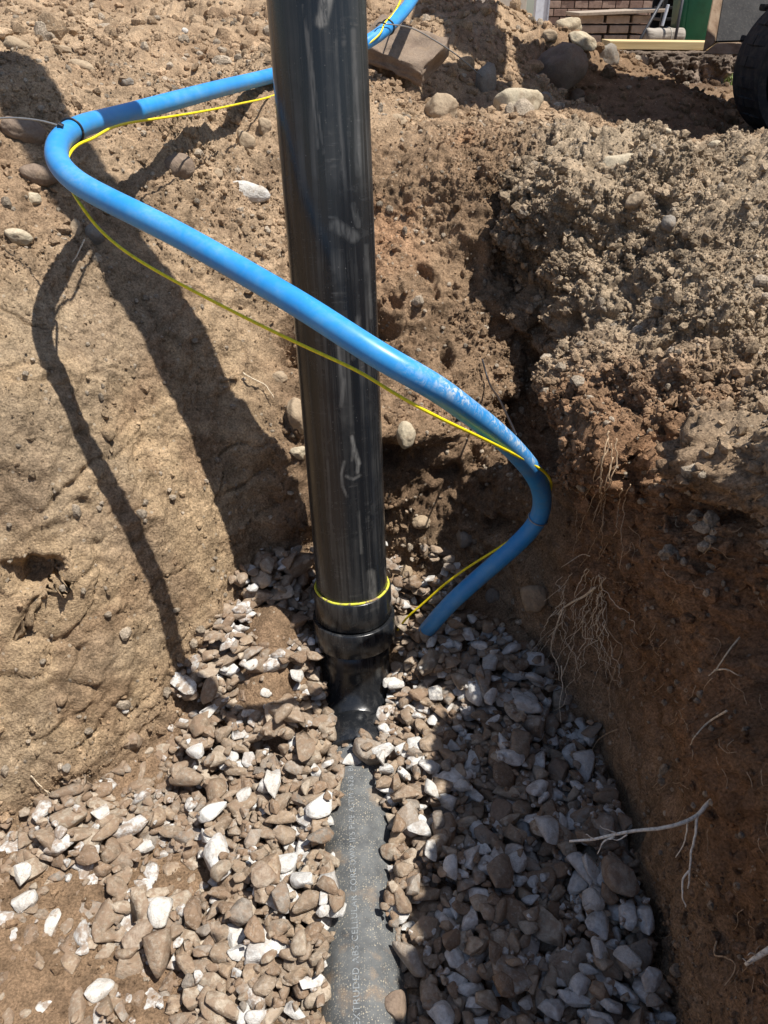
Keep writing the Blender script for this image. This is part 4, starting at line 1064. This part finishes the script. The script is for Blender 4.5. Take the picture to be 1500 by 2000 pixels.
for lab, st, mt in [
    ('thin brown root hanging over the gravel edge below the pale tuft', [([(1096, 1300), (1098, 1340), (1094, 1380), (1096, 1412)], .0011, .0005, dict(pull=.03)), ([(1098, 1320), (1110, 1285), (1120, 1260)], .0009, .0005, dict(pull=.03))], M_root),
    ('zigzag root lying on the dark cut face right of the gravel', [([(1185, 1225), (1205, 1252), (1215, 1262), (1200, 1310), (1190, 1345), (1192, 1385), (1205, 1412)], .0012, .0005, dict(pull=.01)), ([(1205, 1258), (1190, 1290), (1182, 1320)], .0008, .0004, {})], M_rootd),
    ('short curved root crossing from the cut face onto the gravel', [([(1206, 1425), (1188, 1432), (1165, 1450), (1152, 1475)], .0012, .0005, dict(pull=.015))], M_rootd),
    ('pale root with a kinked fork on the right hand face', [([(1445, 1245), (1420, 1275), (1400, 1305), (1384, 1320)], .0010, .0006, {}), ([(1395, 1310), (1420, 1306), (1445, 1320)], .0011, .0005, {})], M_root),
    ('long thin slanting root on the right hand face below the kinked fork', [([(1420, 1388), (1385, 1410), (1360, 1435), (1348, 1455)], .0012, .0005, {})], M_root),
    ('curly fine root low on the right hand face', [([(1400, 1838), (1395, 1862), (1420, 1872), (1438, 1880), (1430, 1905), (1415, 1925)], .0010, .0005, {})], M_rootd),
    ('short straight root over the corner above the pale tuft', [([(1152, 1086), (1132, 1085), (1112, 1098), (1096, 1108)], .0009, .0005, dict(pull=.02))], M_root),
    ('pale curled root sticking out of the bank left of the black pipe', [([(475, 728), (500, 742), (520, 752), (535, 778)], .0013, .0006, dict(pull=.012))], M_root),
    ('small hairy root at the foot of the left bank', [([(60, 1515), (82, 1538), (100, 1560), (95, 1580)], .0010, .0004, dict(pull=.006)), ([(82, 1540), (105, 1552), (122, 1560)], .0008, .0004, dict(pull=.006))], M_root),
    ('little twig poking up in the shadow between the two small stones', [([(165, 468), (158, 482), (150, 500), (142, 512)], .0014, .0007, dict(pull=.014))], M_root),
    ('thick yellowish root stub with frayed end at the lower right edge', [([(1530, 1840, .66), (1500, 1856, .66), (1475, 1872, .665), (1456, 1884, .67)], .0034, .0016, {}), ([(1480, 1868, .665), (1468, 1860, .66), (1460, 1866, .66)], .0008, .0003, {}), ([(1472, 1874, .665), (1462, 1880, .66), (1450, 1872, .66)], .0008, .0003, {})], M_rootp)]:
    root('root', st, lab, mt)
fine = []
for k in range(90):
    x = r.uniform(1120, 1500); y = r.uniform(950, 1950)
    if x < 1120 + (y - 950) * .16: continue
    pts = [(x, y)]; a = r.uniform(-1, 1) + math.pi / 2
    for j in range(r.randint(2, 4)):
        x += math.cos(a) * 16; y += math.sin(a) * 16; a += r.uniform(-.9, .9); pts.append((x, y))
    fine.append((pts, .0005, .0003, dict(pull=r.uniform(.002, .008), seed=k, wig=.003, n=4)))
o = root('root_hairs', fine, 'countless hair thin rootlets in the dark earth of the right wall', M_rootd, 'rootlets'); o['kind'] = 'stuff'

# ------------------------------------------------------------------ background yard
M_brick = None
def mat_brickwall():
    m = NT('paving_brick'); c = m.coord(); ob = m.n('ShaderNodeObjectInfo')
    n = m.noise(c, 25, 5, .65); a = m.attr('tone', 'Fac')
    col = m.mix(a, (.20, .135, .11), (.32, .235, .19))
    col = m.mix(1.0, col, m.ramp(n, [(.3, .75), (.5, 1.0), (.7, 1.15)]), 'MULTIPLY')
    return m.fin(col, .95, m.bump(n, .4, .01), .1)
M_brick = mat_brickwall(); M_mortar = mat_plain('dark_gap', (.07, .055, .045), .95)
def course_mesh(name, x0, x1, z0, z1, y, bw, bh, gap, dep, seed, jit=.004):
    rr = np.random.default_rng(seed); bm = bmesh.new(); lay_ = bm.verts.layers.float.new('tone')
    z = z0; k = 0
    while z < z1:
        x = x0 - (bw / 2 if k % 2 else 0)
        while x < x1:
            a, b = max(x, x0), min(x + bw, x1)
            if b - a > .03:
                n0 = set(bm.verts)
                vs = add_box(bm, ((a + b) / 2, y + rr.normal() * jit, z + bh / 2), (b - a - gap, dep, bh - gap), (0, 0, rr.normal() * .01), .004)
                t = rr.random()
                for v in bm.verts:
                    if v not in n0: v[lay_] = t
            x += bw
        z += bh; k += 1
    return bm_mesh(name, bm)
D9 = 10.5
def X(px, Y): return (px - 750) / F * (Y * CT + .35 * ST)
def Zr(py, Y):
    v = (py - 1000) / F; k = (ST + v * CT) / (CT - v * ST); return CAMZ - k * Y
# brick wall
YB = 9.5
bw_ = empty('brick_wall', (X(1180, YB), YB, .55), 'brown brick wall at the back of the yard behind the stacked slabs', 'brick wall')
link('bricks', course_mesh('bricks', X(1062, YB), X(1325, YB), .45, 1.65, YB, .140, .070, .008, .10, 3), M_brick, bw_)
box_obj('mortar', ((X(1062, YB) + X(1325, YB)) / 2, YB + .03, 1.04), (X(1325, YB) - X(1062, YB) - .03, .10, 1.2), M_mortar, bw_, bev=0)
# white post left of the wall
M_white = mat_plain('white_paint', (.62, .66, .72), .6, 30, .08)
o = empty('post', (X(1051, 9.2), 9.2, .5), 'white painted corner post left of the brick wall', 'post')
box_obj('shaft', (X(1051, 9.2), 9.2, 1.05), (.12, .12, 1.2), M_white, o); box_obj('edge_strip', (X(1051, 9.2) + .065, 9.14, 1.05), (.02, .03, 1.2), mat_plain('grey_trim', (.35, .37, .42), .6), o)
M_wallp = mat_plain('render_wall', (.50, .45, .38), .9, 20, .08)
o = box_obj('rendered_wall', (X(1051, 9.2) - 1.66, 9.5, 1.3), (3.1, .15, 1.7), M_wallp); tag(o, 'cream rendered house wall left of the white post', 'wall')
# stack of slabs under a board
YS = 6.6; M_slab = mat_plain('concrete_slab', (.33, .265, .215), .95, 22, .15)
st_ = empty('slab_stack', (X(1190, YS), YS, .62), 'stack of brown paving slabs under a board before the brick wall', 'slab stack')
zt = Zr(28, YS); zb = Zr(92, YS) - .1; nl = 5; hh = (zt - zb) / nl
for k in range(nl):
    for a, b in ((1128 - (k % 2) * 4, 1172 + (k % 2) * 8), (1176 + (k % 2) * 8, 1222), (1226, 1262)):
        box_obj('slab', ((X(a, YS) + X(b, YS)) / 2, YS + .20, zb + hh * (k + .5)), (X(b, YS) - X(a, YS) - .006, .40 + .01 * (k % 2), hh - .012), M_slab, st_, bev=.006)
bd = box_obj('board', ((X(1120, YS) + X(1288, YS)) / 2, YS + .2, zt + .012), (X(1288, YS) - X(1120, YS), .50, .020), mat_plain('weathered_board', (.36, .29, .22), .8), None, (0, R(-2.2), 0), .003)
tag(bd, 'thin weathered board lying on top of the slab stack', 'board')
# log
YL = 6.3; M_log = NT('log_bark'); c = M_log.coord(); n = M_log.noise(M_log.map(c, (3, 40, 40)), 1.0, 4, .6)
M_log = M_log.fin(M_log.ramp(n, [(.3, (.13, .11, .09)), (.6, (.36, .32, .27))]), .9, M_log.bump(n, .5, .01), .2)
c0 = Vector((X(1254, YL), YL, Zr(72, YL))); c1 = Vector((X(1330, YL), YL + .05, Zr(72, YL)))
pl = [c0 + (c1 - c0) * t for t in np.linspace(0, 1, 14)]
lg = empty('log', c0, 'grey weathered log lying in front of the slab stack', 'log')
me = tube_mesh('log_trunk', [tube_data([p[:] for p in pl], [.052 + .002 * math.sin(i * 1.7) for i in range(14)], 28)])
link('trunk', me, M_log, lg)
link('string', tube_mesh('string', [torus_part(c0 + (c1 - c0) * .62, c1 - c0, .0555, .0025, n=30)]), mat_plain('string', (.5, .47, .4), .9), lg)
# leaning poles
M_pole = mat_plain('dark_pole', (.045, .045, .05), .5)
for (a, b, lab) in (((1236, 82, 6.2), (1288, -30, 6.5), 'thin dark pole leaning across the slab stack'), ((1313, 80, 6.15), (1315, -60, 6.3), 'upright dark grey pole right of the log')):
    A = Vector((X(a[0], a[2]), a[2], Zr(a[1], a[2]))); B = Vector((X(b[0], b[2]), b[2], Zr(b[1], b[2])))
    A.z -= .06
    o = link('pole', tube_mesh('pole', [tube_data([A[:], ((A + B) / 2)[:], B[:]], .010, 12)]), M_pole); tag(o, lab, 'pole')
# bracket on the board
o = box_obj('angle_bracket', (X(1287, 6.5), 6.5, Zr(30, 6.5)), (.015, .03, .13), M_white, None, (0, R(8), 0), .003); tag(o, 'small pale metal bracket at the end of the board', 'bracket')
# dark rack behind the poles
M_dark = mat_plain('dark_plastic', (.02, .02, .022), .5)
YR = 7.2; rk = empty('shelf_rack', (X(1330, YR), YR, .6), 'black slatted rack between the slab stack and the green bin', 'rack')
for k in range(7): box_obj('shelf', (X(1328, YR), YR + .12, .68 + k * .075), (.38, .25, .022), M_dark, rk)
for dx in (-.18, .18): box_obj('upright', (X(1328, YR) + dx, YR - .012, .92), (.03, .03, .60), M_dark, rk)
box_obj('back_panel', (X(1328, YR), YR + .26, .92), (.40, .02, .62), M_dark, rk)
# green wheelie bin
YG = 6.6; M_green = mat_plain('green_plastic', (.008, .135, .085), .45, 12, .1)
gb = empty('wheelie_bin', (X(1366, YG), YG, .6), 'dark green wheeled bin behind the excavator blade', 'bin')
bm = bmesh.new(); bx, bz0, bz1 = X(1365, YG), Zr(82, YG) - .02, 1.55
lo_ = [(-.14, -.14), (.14, -.14), (.14, .16), (-.14, .16)]; hi_ = [(-.19, -.19), (.19, -.19), (.19, .22), (-.19, .22)]
va = [bm.verts.new((bx + a, YG + .15 + b, bz0)) for a, b in lo_]; vb = [bm.verts.new((bx + a, YG + .15 + b, bz1)) for a, b in hi_]
bm.faces.new(va[::-1]); bm.faces.new(vb)
for k in range(4): bm.faces.new((va[k], va[(k + 1) % 4], vb[(k + 1) % 4], vb[k]))
bmesh.ops.bevel(bm, geom=bm.edges[:], offset=.02, segments=3, affect='EDGES')
link('body', bm_mesh('body', bm, True), M_green, gb)
box_obj('lid', (bx, YG + .16, bz1 + .02), (.42, .46, .04), M_green, gb, bev=.015)
for s in (-1, 1): link('wheel', lathe('wheel', [(.0, -.02), (.07, -.02), (.08, 0), (.07, .02), (0, .02)], (bx + s * .16, YG + .33, bz0 + .03), (1, 0, 0), 32), M_dark, gb)
# timber on the mud bank
YT = 5.15; M_tim = NT('fresh_timber'); c = M_tim.coord(); n = M_tim.noise(M_tim.map(c, (2, 60, 60)), 1.0, 4, .6)
M_tim = M_tim.fin(M_tim.ramp(n, [(.3, (.50, .36, .17)), (.6, (.68, .53, .28))]), .7, M_tim.bump(n, .2, .004), .25)
o = box_obj('timber_board', (X(1345, YT), YT + .10, Zr(90, YT)), (X(1510, YT) - X(1188, YT), .20, .042), M_tim, None, (0, R(.6), 0), .003)
tag(o, 'long pale timber plank lying on the mud bank in front of the slab stack', 'plank')
# grass tuft by the plank
bm = bmesh.new(); r2 = random.Random(3)
for k in range(60):
    x = X(1436, 5.0) + r2.uniform(-.05, .06); y = 4.98 + r2.uniform(-.04, .05); z = ground_z(x, y) - .005; h = r2.uniform(.03, .08); a = r2.uniform(0, 6.28); w = .0025
    l1 = Vector((math.cos(a), math.sin(a), 0)); l2 = Vector((-l1.y, l1.x, 0))
    p0 = Vector((x, y, z)); p1 = p0 + Vector((0, 0, h * .6)) + l1 * h * .15; p2 = p0 + Vector((0, 0, h)) + l1 * h * .5
    v = [bm.verts.new(p) for p in (p0 - l2 * w, p0 + l2 * w, p1 + l2 * w * .8, p1 - l2 * w * .8, p2)]
    bm.faces.new(v[:4]); bm.faces.new((v[3], v[2], v[4]))
o = link('grass_tuft', bm_mesh('grass_tuft', bm), mat_plain('grass', (.16, .22, .05), .7)); tag(o, 'small yellow green grass tuft at the plank beside the track', 'grass tuft')

# ------------------------------------------------------------------ excavator
M_rub = NT('track_rubber'); c = M_rub.coord(); n = M_rub.noise(c, 30, 5, .7); M_rub = M_rub.fin(M_rub.mix(M_rub.ramp(n, [(.45, 0.0), (.75, .7)]), (.022, .022, .024), (.13, .10, .075)), .8, M_rub.bump(n, .3, .004), .3)
M_gsteel = NT('worn_grey_paint'); c = M_gsteel.coord(); n = M_gsteel.noise(c, 14, 6, .7); n2 = M_gsteel.noise(c, 120, 4, .7)
M_gsteel = M_gsteel.fin(M_gsteel.mix(M_gsteel.ramp(n2, [(.5, 0.0), (.7, .6)]), M_gsteel.ramp(n, [(.35, (.016, .016, .018)), (.65, (.036, .036, .037))]), (.075, .07, .065)), .85, M_gsteel.bump(n2, .2, .002), .4)
M_rust = NT('rusty_steel'); c = M_rust.coord(); n = M_rust.noise(c, 18, 6, .7); M_rust = M_rust.fin(M_rust.ramp(n, [(.3, (.14, .085, .05)), (.5, (.25, .175, .115)), (.75, (.34, .27, .2))]), .75, M_rust.bump(n, .4, .004), .3)
M_orange = mat_plain('machine_orange', (.55, .20, .04), .45, 10, .1)
EX = Vector((1.505, 3.10, .548)); yaw = R(-90)
exc = empty('excavator', EX, 'dark tracked mini excavator at the right edge with a grey steel blade', 'excavator')
MX = Matrix.Translation(EX) @ Matrix.Rotation(yaw, 4, 'Z')
def xobj(name, bm, mat, parent=exc, smooth=False):
    bmesh.ops.transform(bm, matrix=MX, verts=bm.verts[:])
    return link(name, bm_mesh(name, bm, smooth), mat, parent)
def track(ox, oy):
    """belt loop in the local y-z plane, w wide in x"""
    w = .23; Lh = .95; rr0 = .235
    prof = []
    for k in range(25): a = -math.pi / 2 - math.pi * k / 24; prof.append((0 + rr0 * math.cos(a) * -1 * -1, rr0 + rr0 * math.sin(a)))
    prof = [(rr0 * math.cos(a), rr0 + rr0 * math.sin(a)) for a in np.linspace(-math.pi / 2, -3 * math.pi / 2, 25)]
    prof += [(Lh + rr0 * math.cos(a), rr0 + rr0 * math.sin(a)) for a in np.linspace(math.pi / 2, -math.pi / 2, 25)]
    bm = bmesh.new(); th = .028; cy, cz = Lh / 2, rr0
    n = len(prof); rows = []
    for i, (y, z) in enumerate(prof):
        yc = min(max(y, 0), Lh); dv = Vector((0, y - yc, z - rr0)).normalized()
        P_ = Vector((ox, oy + y, z)); q_ = P_ - dv * th
        rows.append([bm.verts.new(P_ + Vector((-w / 2, 0, 0))), bm.verts.new(P_ + Vector((w / 2, 0, 0))), bm.verts.new(q_ + Vector((w / 2, 0, 0))), bm.verts.new(q_ + Vector((-w / 2, 0, 0)))])
    for i in range(n):
        a, b = rows[i], rows[(i + 1) % n]
        for k in range(4): bm.faces.new((a[k], a[(k + 1) % 4], b[(k + 1) % 4], b[k]))
    belt = xobj('track', bm, M_rub)
    # lugs
    per = [Vector((0, p[0], p[1])) for p in prof]; per.append(per[0]); seg = [(per[i + 1] - per[i]).length for i in range(n)]; tot = sum(seg)
    bm = bmesh.new(); m_ = 52
    for k in range(m_):
        s = tot * k / m_; i = 0
        while s > seg[i]: s -= seg[i]; i += 1
        p = per[i].lerp(per[i + 1], s / seg[i]); yc = min(max(p.y, 0), Lh); dv = Vector((0, p.y - yc, p.z - rr0)).normalized()
        ang = math.atan2(dv.z, dv.y)
        for sx in (-1, 1):
            add_box(bm, Vector((ox + sx * w * .24, oy + p.y, p.z)) + dv * -.002, (w * .46, .034, .010), (ang - math.pi / 2, 0, sx * .12), .003)
    xobj('tread_lugs', bm, M_rub, belt)
    # frame plate and wheels
    bm = bmesh.new(); add_box(bm, (ox, oy + Lh / 2, rr0 - .02), (w * .7, Lh + .12, .20), None, .02); xobj('track_frame', bm, M_gsteel)
    for yy in (0, Lh):
        bm = bmesh.new(); bmesh.ops.create_cone(bm, segments=40, radius1=rr0 - .05, radius2=rr0 - .05, depth=w * .84, cap_ends=True)
        bmesh.ops.rotate(bm, matrix=Matrix.Rotation(math.pi / 2, 3, 'Y'), verts=bm.verts[:]); bmesh.ops.translate(bm, vec=(ox, oy + yy, rr0), verts=bm.verts[:])
        xobj('idler_wheel', bm, M_gsteel)
track(0, 0); track(-.95, .45)
# raised blade in front of the tracks, seen end-on: grey face, rusty flange and rusty lower lip
def prism(name, pts, d, back, mat, parent=exc):
    bm = bmesh.new(); A = [bm.verts.new(at(x, y, dd)) for x, y, dd in pts]
    B = [bm.verts.new(Vector(v.co) + Vector(back)) for v in A]; n = len(A)
    bm.faces.new(A); bm.faces.new(B[::-1])
    for k in range(n): bm.faces.new((A[k], B[k], B[(k + 1) % n], A[(k + 1) % n]))
    bmesh.ops.recalc_face_normals(bm, faces=bm.faces[:])
    bmesh.ops.bevel(bm, geom=bm.edges[:], offset=.004, segments=2, affect='EDGES')
    return link(name, bm_mesh(name, bm), mat, parent)
bl = prism('blade', [(1397, 82, 2.90), (1520, 78, 2.95), (1520, -150, 2.95), (1436, -150, 2.90)], 0, (.42, .85, .02), M_gsteel)
prism('flange', [(1372, 103, 2.86), (1396, 83, 2.88), (1434, -150, 2.88), (1420, -150, 2.86)], 0, (.40, .85, .02), M_rust, bl)
prism('cutting_edge', [(1372, 106, 2.86), (1520, 108, 2.91), (1520, 81, 2.93), (1398, 85, 2.88)], 0, (.40, .87, .02), M_rust, bl)
# hydraulic lug on the blade
bm = bmesh.new(); add_box(bm, at(1500, 14, 2.84), (.05, .05, .025), None, .01); link('bracket', bm_mesh('bracket', bm), M_gsteel, bl)
# upper structure (above the frame of the photograph, throws the shade on the heap)
bm = bmesh.new(); add_box(bm, (2.05, 2.75, 1.30), (.9, .7, .16), None, .03); link('slew_deck', bm_mesh('slew_deck', bm), M_gsteel, exc)
bm = bmesh.new(); add_box(bm, (1.50, 2.64, 1.72), (1.30, 1.12, .62), (0, 0, R(3)), .08); link('engine_cover', bm_mesh('engine_cover', bm), M_orange, exc)
bm = bmesh.new(); add_box(bm, (2.05, 2.5, 2.4), (.6, .6, .9), None, .06); link('cab', bm_mesh('cab', bm), M_dark, exc)
def limb(name, pts, w, mat):
    V, Fc = tube_data([np.array(p) for p in pts], w, 4)
    return link(name, tube_mesh(name, [(V, Fc)], False), mat, exc)
limb('boom', [(1.7, 3.5, 1.7), (1.4, 4.3, 2.3), (1.0, 4.7, 2.45), (.78, 4.5, 2.35)], [.13, .14, .13, .11], M_orange)
limb('dipper', [(.80, 4.6, 2.45), (.66, 3.2, 1.95), (.60, 2.45, 1.72)], [.12, .16, .11], M_orange)
bm = bmesh.new(); add_box(bm, (.57, 2.30, 1.62), (.24, .22, .26), (R(20), 0, R(10)), .04); link('bucket', bm_mesh('bucket', bm), M_gsteel, exc)
